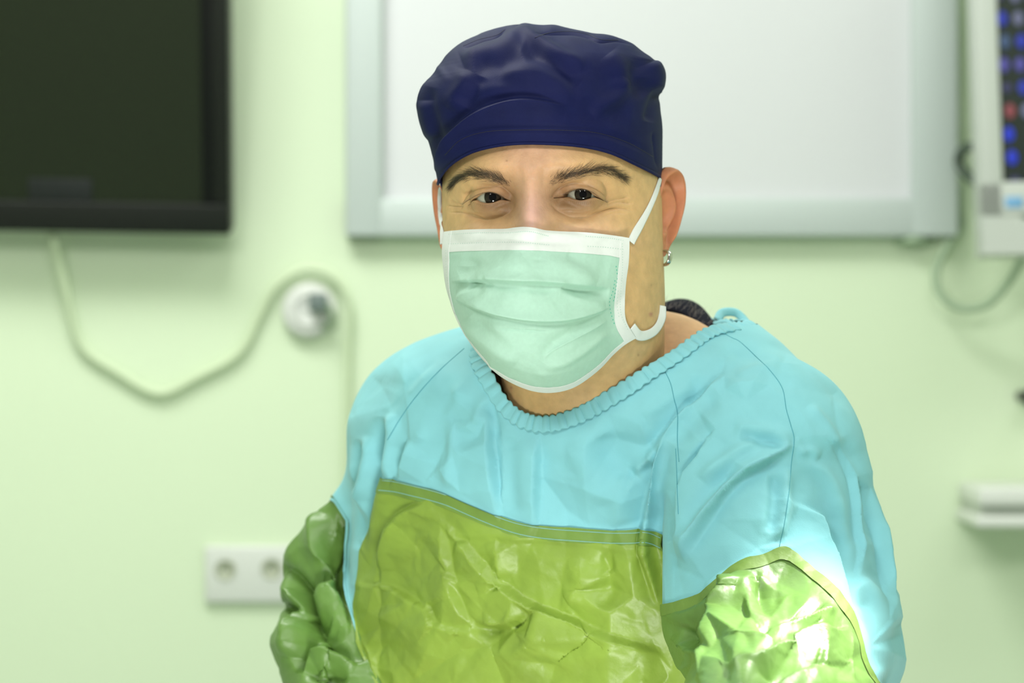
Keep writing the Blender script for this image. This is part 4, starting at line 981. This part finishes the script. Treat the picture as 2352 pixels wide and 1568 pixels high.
# ---------------------------------------------------------------- gown
LO, HI, H = (-.36, -.36, 1.10), (.42, .42, 1.50), .003
g = lattice(LO, HI, H); t_, r_, l_ = groups(g); fld = smin(smin(t_, r_, .007), l_, .008); del t_, r_, l_
GV, GF = surface_nets(fld, LO, H); del g, fld
GV = relax(GV, GF, 4); GV, GF = subsurf(GV, GF)
gt, gr, gl_ = groups(GV); N = vnormals(GV, GF)
if N[np.argmin(GV[:, 1]), 1] > 0: GF = GF[:, ::-1]; N = -N
sw = lambda d: smooth01(d / 0.012 + 0.5)
wt = dict(T=sw(np.minimum(gr, gl_) - gt), R=sw(np.minimum(gt, gl_) - gr), L=sw(np.minimum(gt, gr) - gl_)); wt['A'] = np.ones(len(GV))
facing = smooth01((0.02 - N[:, 1]) / 0.38)
uv = UV(GV)
GOWN_STROKES = [
    # right shoulder and sleeve
    ('f', 4.5, 34, [(1664, 866), (1610, 915), (1560, 965), (1520, 1010), (1470, 1075)], 'A'), ('v', 3.5, 26, [(1650, 905), (1600, 960), (1555, 1020)], 'A'),
    ('R', 2.5, 12, [(1764, 886), (1712, 890), (1664, 896)], 'A'), ('r', 3, 18, [(1820, 1014), (1780, 992), (1740, 990), (1686, 982)], 'A'),
    ('v', 3, 16, [(1800, 1030), (1750, 1010), (1700, 1000)], 'A'),
    ('F', 7.5, 38, [(1818, 1018), (1770, 1050), (1698, 1098), (1644, 1160), (1592, 1235), (1560, 1285)], 'A'), ('v', 5, 20, [(1700, 1075), (1650, 1125), (1610, 1180), (1575, 1240)], 'A'),
    ('f', 4.5, 26, [(1642, 1005), (1592, 1080), (1576, 1120), (1560, 1240)], 'A'), ('r', 3.5, 16, [(1740, 1010), (1670, 1060), (1620, 1110)], 'A'),
    ('R', 3.0, 14, [(1762, 1087), (1756, 1150), (1748, 1205), (1740, 1262)], 'A'), ('v', 2.5, 14, [(1778, 1090), (1772, 1160), (1762, 1230)], 'A'), ('r', 4, 15, [(1804, 1072), (1796, 1160), (1784, 1250)], 'A'),
    ('F', 4.5, 24, [(1830, 1165), (1880, 1186), (1888, 1234), (1916, 1308), (1954, 1395)], 'A'), 
    ('r', 3, 18, [(1836, 1054), (1894, 1083), (1925, 1150), (1940, 1230), (1960, 1310)], 'A'), ('v', 3.5, 22, [(1925, 1010), (1965, 1075), (1985, 1160), (1990, 1250)], 'A'),
    ('f', 3, 18, [(1922, 1018), (1962, 1078), (1976, 1181), (1974, 1326)], 'A'), ('f', 4, 24, [(2000, 1120), (2020, 1220), (2035, 1320), (2050, 1420)], 'A'),
    ('r', 3, 16, [(1970, 1330), (2008, 1364), (2040, 1395), (2062, 1440)], 'A'), ('v', 3, 16, [(1975, 1350), (2000, 1400), (2020, 1470), (2030, 1540)], 'A'),
    ('r', 2, 14, [(1860, 930), (1900, 985), (1925, 1030)], 'A'), ('R', 1.6, 10, [(1838, 1005), (1880, 1000), (1905, 1025)], 'A'), ('r', 2, 12, [(1830, 1040), (1862, 1036), (1884, 1052)], 'A'),
    ('r', 1.5, 14, [(1690, 870), (1740, 850), (1790, 850)], 'A'), ('r', 1.6, 16, [(1720, 780), (1760, 812), (1800, 826)], 'A'), ('v', 1.6, 16, [(1660, 800), (1700, 815), (1740, 822)], 'A'), ('r', 2.0, 18, [(1600, 830), (1640, 815), (1690, 840)], 'A'),
    ('v', 2.5, 20, [(1605, 860), (1600, 905), (1580, 940)], 'A'), ('r', 2.0, 18, [(1480, 960), (1530, 920), (1590, 880)], 'A'),
    # armhole and chest
    ('f', 8, 40, [(1534, 1005), (1518, 1072), (1494, 1150), (1482, 1205), (1478, 1262), (1495, 1330), (1514, 1392)], 'T'), ('v', 6, 26, [(1545, 1080), (1520, 1160), (1500, 1230), (1510, 1330), (1522, 1390)], 'T'),
    ('r', 3, 18, [(1506, 1034), (1478, 1062), (1458, 1090)], 'T'), ('v', 2.5, 14, [(1500, 1060), (1470, 1082), (1440, 1080)], 'T'), ('r', 2.5, 26, [(1440, 1090), (1425, 1150), (1430, 1215)], 'T'),
    ('v', 2.5, 30, [(1380, 1000), (1410, 1050), (1440, 1090)], 'T'), ('r', 1.8, 30, [(1300, 1010), (1360, 1080), (1390, 1160)], 'T'),
    ('F', 4.0, 30, [(1120, 960), (1122, 1010), (1132, 1080), (1142, 1180)], 'T'), ('F', 3.5, 34, [(1230, 985), (1232, 1080), (1224, 1206)], 'T'), ('v', 2.2, 24, [(1170, 1000), (1175, 1090), (1180, 1180)], 'T'),
    ('R', 2.4, 12, [(1100, 1000), (1035, 1062), (978, 1108)], 'T'), ('r', 2, 14, [(1040, 960), (1040, 1005), (1042, 1050), (1030, 1120)], 'T'), ('f', 3, 24, [(948, 1010), (930, 1060), (918, 1098)], 'T'),
    ('r', 2.2, 16, [(1080, 870), (1040, 930), (990, 980), (950, 1020)], 'T'), ('v', 2.0, 14, [(1060, 900), (1010, 960), (970, 1000)], 'T'), ('R', 1.6, 10, [(1120, 940), (1090, 970), (1050, 990)], 'T'),
    ('r', 1.8, 12, [(1130, 900), (1110, 930), (1100, 975)], 'T'), ('v', 1.8, 12, [(1120, 920), (1140, 965), (1135, 1010)], 'T'), ('r', 2.2, 14, [(1150, 930), (1170, 960), (1200, 975), (1245, 982)], 'T'),
    ('r', 1.6, 14, [(1030, 820), (980, 870), (930, 920), (890, 990)], 'T'), ('v', 1.5, 12, [(1000, 830), (950, 890), (905, 950)], 'T'), ('R', 1.5, 9, [(1010, 840), (960, 880), (900, 930)], 'T'),
    ('v', 7, 16, [(880, 960), (872, 1010), (860, 1094), (840, 1174), (822, 1262)], 'A'), ('r', 3, 14, [(905, 950), (892, 1020), (880, 1090)], 'A'),
    ('f', 3, 16, [(812, 1020), (818, 1100), (832, 1174), (826, 1240)], 'A'), ('r', 3, 12, [(845, 1000), (842, 1080), (828, 1150)], 'A'), ('v', 3, 10, [(830, 1010), (830, 1080), (815, 1140)], 'A'),
    ('r', 1.6, 30, [(1330, 960), (1420, 930), (1500, 880)], 'T'), ('v', 1.2, 20, [(1290, 985), (1390, 955), (1480, 905)], 'T'),
]
PANEL_STROKES = [
    ('f', 6, 40, [(1022, 1130), (960, 1165), (908, 1204), (884, 1254), (874, 1341)], 'T'), ('F', 5, 44, [(1013, 1196), (1028, 1290), (1049, 1391), (1082, 1440)], 'T'),
    ('F', 7, 46, [(1013, 1196), (1085, 1276), (1143, 1345), (1216, 1396), (1300, 1430), (1445, 1486), (1510, 1503)], 'T'),
    ('f', 2.5, 16, [(1049, 1230), (1120, 1230), (1180, 1233), (1300, 1242), (1400, 1254), (1480, 1268)], 'T'),
    ('F', 5, 30, [(825, 1342), (875, 1348), (930, 1378), (984, 1406), (1002, 1436), (1042, 1450), (1080, 1454)], 'T'),
    ('v', 5, 18, [(1080, 1440), (1120, 1452), (1162, 1450), (1195, 1432), (1214, 1416)], 'T'), ('r', 4, 20, [(1090, 1425), (1130, 1432), (1170, 1428), (1205, 1405)], 'T'),
    ('R', 3, 16, [(1141, 1345), (1120, 1362), (1102, 1382), (1090, 1420)], 'T'), ('R', 3, 16, [(817, 1467), (850, 1498), (868, 1560)], 'T'), ('V', 2, 8, [(872, 1350), (870, 1460), (868, 1570)], 'T'),
    ('r', 2, 20, [(1143, 1235), (1146, 1290), (1143, 1326)], 'T'), ('R', 2, 16, [(1049, 1455), (1052, 1510), (1049, 1570)], 'T'), ('r', 2.5, 22, [(1300, 1290), (1350, 1330), (1420, 1310)], 'T'),
    ('R', 2.4, 20, [(1220, 1260), (1240, 1300), (1236, 1340)], 'T'), ('r', 2.4, 24, [(1330, 1280), (1330, 1340), (1300, 1400)], 'T'), ('v', 2.4, 22, [(1380, 1270), (1400, 1330), (1380, 1400)], 'T'), ('R', 2, 18, [(960, 1220), (950, 1280), (955, 1350)], 'T'),
    ('R', 2, 18, [(900, 1440), (960, 1470), (1000, 1500)], 'T'), ('r', 2, 18, [(1200, 1470), (1260, 1500), (1340, 1540)], 'T'), ('R', 2, 18, [(1100, 1480), (1180, 1520), (1210, 1568)], 'T'),
    # left sleeve
    ('v', 9, 20, [(776, 1140), (776, 1200), (774, 1255), (796, 1362), (816, 1440)], 'L'), ('r', 4, 20, [(740, 1180), (735, 1240), (745, 1300)], 'L'),
    ('v', 10, 17, [(632, 1296), (664, 1318), (694, 1342), (710, 1391), (730, 1436), (770, 1474), (820, 1514)], 'L'), ('v', 5, 11, [(706, 1350), (730, 1326), (776, 1320)], 'L'),
    ('r', 2.5, 20, [(722, 1375), (750, 1360), (784, 1385), (800, 1430)], 'L'), ('v', 6, 11, [(684, 1545), (698, 1505), (716, 1484), (740, 1480)], 'L'), ('R', 3, 22, [(715, 1500), (760, 1508), (818, 1530)], 'L'),
    ('v', 6, 10, [(640, 1388), (668, 1396), (690, 1390)], 'L'), ('r', 5, 20, [(672, 1420), (680, 1460), (672, 1510)], 'L'), ('v', 5, 12, [(735, 1400), (760, 1440), (790, 1470)], 'L'), ('r', 4, 14, [(660, 1350), (680, 1375), (676, 1400)], 'L'),
    ('v', 5, 14, [(700, 1548), (740, 1552), (800, 1545)], 'L'),
    # right sleeve
    ('f', 8, 34, [(1690, 1286), (1682, 1310), (1668, 1362), (1658, 1436), (1630, 1490), (1610, 1560)], 'R'), ('v', 4.5, 18, [(1712, 1416), (1752, 1436), (1800, 1430), (1844, 1416), (1894, 1390)], 'R'),
    ('R', 3.5, 14, [(1752, 1455), (1826, 1436), (1916, 1402)], 'R'), ('F', 5, 20, [(1626, 1524), (1720, 1538), (1772, 1504), (1844, 1474), (1952, 1446)], 'R'), ('v', 4, 14, [(1740, 1545), (1790, 1540), (1850, 1525), (1930, 1530)], 'R'),
    ('R', 3, 12, [(1660, 1470), (1720, 1468), (1780, 1475)], 'R'), ('R', 3, 15, [(1540, 1464), (1580, 1490), (1620, 1515)], 'R'), ('v', 3, 14, [(1560, 1440), (1600, 1480), (1640, 1500)], 'R'), ('R', 2.5, 14, [(1520, 1420), (1580, 1400), (1640, 1360)], 'R'),
    ('r', 3, 16, [(1720, 1310), (1716, 1370), (1722, 1420)], 'R'), ('v', 2.5, 16, [(1740, 1330), (1745, 1380), (1770, 1410)], 'R'), ('R', 2, 10, [(1950, 1440), (1955, 1500), (1965, 1560)], 'R'),
]
A_ST = [t for t in GOWN_STROKES if t[0] in 'rv' or t[1] >= 7]; F_ST = [t for t in GOWN_STROKES if not (t[0] in 'rv' or t[1] >= 7)]
BX = (790, 720, 2090, 1600)
D = 1.45 * stroke_field(uv, A_ST, wt) + facets(uv, BX, 80, 2.4, 21, F_ST, 2.3) + facets(uv, BX, 34, 0.6, 22)
# the neck opening: height by angle about the neck
NC = np.array([0.045, 0.120]); ang = np.arctan2(GV[:, 0] - NC[0], -(GV[:, 1] - NC[1]))          # 0 faces the camera, + to image right
NK_UV = [(1139, 868), (1143, 890), (1156, 914), (1184, 941), (1220, 959), (1262, 963), (1300, 952), (1340, 936), (1400, 900), (1480, 852), (1540, 818), (1590, 778), (1636, 748)]
gb = BVHTree.FromPolygons(GV.tolist(), GF.tolist()); NKP = []
for u_, v_ in NK_UV:
    p, n_ = cast(gb, u_, v_)
    if p is not None: NKP.append(p)
NKP = np.array(NKP); na = np.arctan2(NKP[:, 0] - NC[0], -(NKP[:, 1] - NC[1]))
o_ = np.argsort(na); na, nz = na[o_], NKP[o_, 2]
na = np.concatenate([na, [2.2, math.pi + 0.2, na[0] + 2 * math.pi - 0.5]]); nz = np.concatenate([nz, [1.415, 1.425, nz[0] + 0.028]])
na3 = np.concatenate([na - 2 * math.pi, na, na + 2 * math.pi]); nz3 = np.concatenate([nz] * 3); q_ = np.argsort(na3)
s_neck = (GV[:, 2] - np.interp(ang, na3[q_], nz3[q_])) * 3300
D *= 0.12 + 0.88 * smooth01((np.abs(s_neck) - 26) / 70)
GV = GV + N * (D * facing)[:, None]
T = np.vstack([GF[:, [0, 1, 2]], GF[:, [0, 2, 3]]]); N = vnormals(GV, T)
# scalar fields that bound the pieces of cloth (in pixels; inside < 0)
ly = (GV[:, 0] - .066) * TY[0] + (GV[:, 1] - .2) * TY[1]
PTOP = np.array([(780, 1092), (862, 1097), (905, 1101), (960, 1114), (1020, 1130), (1100, 1165), (1180, 1195), (1250, 1208), (1340, 1215), (1430, 1220), (1480, 1217), (1520, 1232), (1560, 1245), (1700, 1290)], float); PTOP = catmull(PTOP, 200); PTOP = PTOP[np.argsort(PTOP[:, 0])]
PLEF = np.array([(1050, 868), (1098, 862), (1160, 845), (1260, 826), (1400, 818), (1600, 816)], float)
arm = (gt - np.minimum(gr, gl_)) * 3300
top_d = np.interp(uv[:, 0], PTOP[:, 0], PTOP[:, 1]) - uv[:, 1]
s_panel = np.maximum.reduce([top_d, np.interp(uv[:, 1], PLEF[:, 0], PLEF[:, 1]) - uv[:, 0], (ly - 0.07) * 3000, (gt - gr) * 3300 - 3, (gt - gl_) * 3300 - 12])
RB = np.array([(1440, 1410), (1505, 1393), (1560, 1376), (1620, 1350), (1684, 1300), (1740, 1280), (1800, 1263), (1850, 1308), (1910, 1365), (1960, 1420), (1990, 1490), (2025, 1568), (2080, 1720)], float); RB = catmull(RB, 300); RB = RB[np.argsort(RB[:, 0])]
s_rs = np.maximum.reduce([(np.interp(uv[:, 0], RB[:, 0], RB[:, 1]) - uv[:, 1]), (gr - gt) * 3300 + 3])
LB = np.array([(560, 1060), (700, 1110), (772, 1142), (800, 1190), (826, 1272), (836, 1330), (900, 1345), (1000, 1350)], float)
s_ls = np.maximum.reduce([(np.interp(uv[:, 0], LB[:, 0], LB[:, 1]) - uv[:, 1]), (gl_ - gt) * 3300 - 8])
M_gown = mat('teal_cotton', (0.235, 0.575, 0.635, 1), 0.72, spec=0.25, bump=('weave', 1300, 0.22, 0.0004), sheen=0.12, vary=0.035, vary_scale=45)
M_panel = mat('olive_green_coated_cloth', (0.235, 0.35, 0.050, 1), 0.42, spec=0.45, bump=('noise', 120, 0.25, 0.0020), vary=0.16, vary_scale=26)
M_hem = mat('olive_hem', (0.165, 0.275, 0.055, 1), 0.5, spec=0.35, bump=('noise', 300, 0.25, 0.0008), vary=0.10, vary_scale=50)
M_sleeve = mat('green_coated_sleeve', (0.125, 0.245, 0.047, 1), 0.42, spec=0.6, bump=('noise', 120, 0.25, 0.0020), vary=0.12, vary_scale=26)
hide = np.minimum.reduce([s_panel, s_rs, s_ls]) + 12
(gv, gn, gz), gT = clip(GV, T, np.maximum(s_neck, -hide), (N, s_neck))
gown = link('gown', gv, gT, M_gown, person, label='teal surgical gown with green coated front and sleeves')
# coated front and sleeves: own sheets, own folds
PB = (600, 1080, 2080, 1610)
Dp = np.zeros(len(GV))
for gk in 'TRL':
    ss_ = [t for t in PANEL_STROKES if t[4] == gk]; bxk = dict(T=(800, 1090, 1580, 1610), R=(1480, 1250, 2090, 1610), L=(600, 1090, 900, 1610))[gk]
    Dp += wt[gk] * (facets(uv, bxk, 66, 1.35 if gk == 'T' else 1.9, 70 + ord(gk), ss_, 1.15 if gk == 'T' else 1.4) + facets(uv, bxk, 25, 0.38, 90 + ord(gk)) + (1.15 if gk == 'L' else 0.7) * stroke_field(uv, [t for t in ss_ if gk != 'T' or t[0] in 'rv'], None))
def biggest(V, T):
    lab = np.arange(len(V))
    while True:
        m = lab[T].min(1); new = lab.copy()
        for k in range(3): np.minimum.at(new, T[:, k], m)
        new = new[new]
        if (new == lab).all(): break
        lab = new
    best = np.bincount(lab[T[:, 0]]).argmax(); T = T[lab[T[:, 0]] == best]; used = np.unique(T); mp = np.full(len(V), -1); mp[used] = np.arange(len(used)); return used, mp[T]
rb_d = np.interp(uv[:, 0], RB[:, 0], RB[:, 1]) - uv[:, 1]; no_hem = np.full(len(GV), -999.0)
def sheet(name, s_, lift, m, seed, bx, mm, hem, par=None):
    (v_, n_, d_, u_, e_, h_), T2 = clip(GV, T, s_, (N, Dp, uv, s_, hem)); cr = crumple(u_, 160, bx, mm * 0.35, 18, seed + 1, True)
    return link(name, v_ + n_ * ((d_ + cr) * smooth01(-e_ / 14) * (0.06 + 0.94 * smooth01((-h_ - 20) / 34)) * smooth01((0.3 - n_[:, 1]) / 0.4) + lift)[:, None], T2, m, par or gown)
panel = sheet('chest_panel', s_panel, 0.0010, M_panel, 31, (810, 1090, 1570, 1600), 1.5, top_d)
panel['label'] = 'shiny olive green front panel'
sl_r = sheet('sleeve_panel', s_rs, 0.0010, M_sleeve, 41, (1490, 1260, 2060, 1600), 1.7, rb_d); sl_r['label'] = 'shiny green coated sleeve of the near arm'
sl_l = sheet('sleeve_panel', s_ls, 0.0010, M_sleeve, 51, (620, 1100, 860, 1600), 1.2, no_hem); sl_l['label'] = 'dark green sleeve of the far arm'
def hem(name, sel, bx, seed, par):
    (v_, n_, u_), T2 = clip(GV, T, sel, (N, uv)); k, T2 = biggest(v_, T2)
    link(name, (v_ + n_ * (0.0016 + crumple(u_, 120, bx, 0.45, 16, seed, True))[:, None])[k], T2, M_hem, par)
hem('panel_hem', np.maximum(s_panel, -(top_d + 33)), (850, 1090, 1570, 1280), 61, panel)
hem('sleeve_hem', np.maximum(s_rs, -(rb_d + 26)), (1500, 1260, 2060, 1560), 62, sl_r)

# seams: thread lines laid on the cloth
gown_bvh = BVHTree.FromPolygons(gv.tolist(), gT.tolist())
M_seam = mat('dark_teal_thread', (0.09, 0.36, 0.43, 1), 0.7)
SEAMS = [[(1640, 752), (1680, 775), (1700, 785), (1740, 822), (1770, 852), (1797, 892), (1806, 940), (1816, 975), (1824, 1010), (1818, 1060), (1812, 1130), (1802, 1200), (1790, 1255)],
         [(1524, 846), (1540, 880), (1548, 915), (1556, 950), (1556, 1010), (1560, 1060)], [(1552, 1030), (1554, 1065), (1556, 1130), (1558, 1180)],
         [(1066, 800), (1010, 850), (960, 905), (920, 960), (890, 1010)]]
for pts in SEAMS:
    q, nn = on(gown_bvh, pts, 90, 0.00005)
    jump = np.where(np.linalg.norm(np.diff(q, axis=0), axis=1) > 0.02)[0]
    if len(jump): q = q[:jump[0] + 1]
    if len(q) > 4: v, f = tube(q, 0.0003, 6); link('seam', v, f, M_seam, gown)
panel_bvh = BVHTree.FromPolygons([tuple(w.co) for w in panel.children[0].data.vertices], [tuple(p.vertices) for p in panel.children[0].data.polygons])
M_thread = mat('pale_blue_thread', (0.25, 0.5, 0.45, 1), 0.7)
for off in (5, 28):
    q, nn = on(panel_bvh, [(a, b + off) for a, b in PTOP[8:-8:9]], 120, 0.0001)
    segs = np.split(q, np.where(np.linalg.norm(np.diff(q, axis=0), axis=1) > 0.02)[0] + 1)
    for sg_ in segs:
        if len(sg_) > 4: v, f = tube(sg_, 0.0003, 5); link('stitching', v, f, M_thread, panel)

# gathered binding round the neck opening
bd = np.where(np.abs(gz) < 1e-6)[0]; ba = np.arctan2(gv[bd, 0] - NC[0], -(gv[bd, 1] - NC[1]))
aa = np.linspace(-math.pi, math.pi, 361)[:-1]; ring = []
for a in aa:
    dd = np.abs((ba - a + math.pi) % (2 * math.pi) - math.pi); k3 = np.argsort(dd)[:3]
    if dd[k3[0]] < 0.06: ring.append((gv[bd[k3]].mean(0), gn[bd[k3]].mean(0)))
RP = np.array([a for a, _ in ring]); RN = np.array([b for _, b in ring])
K = np.ones(9) / 9
def cyc(A_): return np.stack([np.convolve(np.concatenate([A_[-4:, c], A_[:, c], A_[:4, c]]), K, 'valid') for c in range(A_.shape[1])], 1)
for _ in range(3): RP, RN = cyc(RP), cyc(RN)
RN /= np.linalg.norm(RN, axis=1)[:, None]
up = 1800; seg = np.linspace(0, len(RP), up, endpoint=False); ii = seg.astype(int); fr_ = (seg - ii)[:, None]
Q = RP[ii] * (1 - fr_) + RP[(ii + 1) % len(RP)] * fr_; QN = RN[ii] * (1 - fr_) + RN[(ii + 1) % len(RP)] * fr_
Tn = np.roll(Q, -6, 0) - np.roll(Q, 6, 0); ds = np.linalg.norm(Tn, axis=1); Tn /= ds[:, None]; dwn = np.cross(QN, Tn); dwn *= np.sign(-dwn[:, 2])[:, None]
arc = np.cumsum(np.linalg.norm(np.diff(Q, axis=0, append=Q[:1]), axis=1)); phs = np.cumsum(RNG.uniform(0.6, 1.4, up)); phs = phs / phs[-1] * arc[-1]
V = []; nc = 13
for k in range(nc):
    w_ = -0.0012 + 0.0105 * k / (nc - 1); bul = math.sin(math.pi * k / (nc - 1)) ** 0.6
    gath = (np.sin(phs * 2 * math.pi / 0.0078 + 0.5 * k / nc) * 0.00085 + np.sin(phs * 2 * math.pi / 0.0051 + 1.0) * 0.0004) * (0.45 + 0.55 * bul)
    V.append(Q + dwn * (w_ + 0.0006 * np.sin(phs * 900))[:, None] + QN * (0.0006 + 0.0005 * bul + gath * 0.6)[:, None])
V = np.stack(V).reshape(-1, 3); F = grid_faces(nc, up, True)
bind = link('neck_binding', V, F, M_gown, gown)
md = bind.modifiers.new('thickness', 'SOLIDIFY'); md.thickness = 0.0014; md.offset = -1

# tie loop at the nape
q = catmull([P(1648, 735, .17), P(1660, 718, .18), P(1690, 718, .185), P(1712, 738, .18), P(1722, 760, .17)], 30)
v, f = tube(q, 0.0035, 8, True, (np.repeat([[0.2, -1, 0.4]], 30, 0), 0.0012)); link('tie', v, f, M_gown, gown)
q = catmull([P(1640, 748, .165), P(1668, 742, .165), P(1690, 752, .16), P(1716, 758, .16)], 24); v, f = tube(q, 0.0032, 8, True, (np.repeat([[0.2, -1, 0.4]], 24, 0), 0.0014)); link('tie', v, f, M_gown, gown)

# long skirt of the gown, out of the frame, standing on the floor
rows_ = []
for zz_, grow in ((1.13, -0.010), (1.05, -0.004), (0.9, 0.008), (0.6, 0.02), (0.3, 0.03), (0.02, 0.035)):
    cx, cy, a, b = [np.interp(zz_, TOR[:, 0], TOR[:, k]) for k in (1, 2, 3, 4)]; a += grow; b += grow
    for k in range(72):
        w_ = 2 * math.pi * k / 72; fl = 1 + 0.03 * math.sin(9 * w_) * (1.16 - zz_); x_ = a * fl * math.copysign(abs(math.cos(w_)) ** 0.87, math.cos(w_)); y_ = b * fl * math.copysign(abs(math.sin(w_)) ** 0.87, math.sin(w_))
        rows_.append((cx + x_ * TX[0] + y_ * TY[0], cy + x_ * TX[1] + y_ * TY[1], zz_))
link('gown_skirt', np.array(rows_), grid_faces(6, 72, True), M_gown, gown)

# ---------------------------------------------------------------- dark shirt collar and hair at the nape
M_shirt = mat('navy_shirt', (0.006, 0.007, 0.014, 1), 0.8, spec=0.1)
rows_ = []; nU = 40
lowC = catmull([P(1490, 720, .20), P(1540, 712, .20), P(1580, 728, .19), P(1618, 752, .165), P(1650, 775, .15)], nU); uppC = catmull([P(1500, 708, .235), P(1560, 686, .235), P(1604, 698, .22), P(1640, 738, .185), P(1665, 775, .16)], nU)
for k in range(10):
    t_ = k / 9; rows_.append(lowC * (1 - t_) + uppC * t_ + np.array([0, -0.004 * math.sin(math.pi * t_), 0.003 * math.sin(math.pi * t_)]))
sh = link('shirt_collar', np.vstack(rows_), grid_faces(10, nU), M_shirt, person, label='navy shirt collar at the nape'); md = sh.modifiers.new('thickness', 'SOLIDIFY'); md.thickness = 0.002
V, F = [], []
for _ in range(45):
    t_ = random.random() * 0.8; i = int(t_ * (nU - 1)); p = rows_[0][i] * 0.75 + rows_[9][i] * 0.25 + np.array([random.gauss(0, .003), -0.010, random.gauss(0, .0015)])
    d = np.array([random.gauss(0.004, .004), -0.002, abs(random.gauss(0.006, .003))]); strand(p, p + d * 0.5 + np.array([random.gauss(0, .001), 0, .001]), p + d, 0.00008, V, F)
link('nape_hair', np.array(V), F, M_grey_hair, person, kind='stuff')
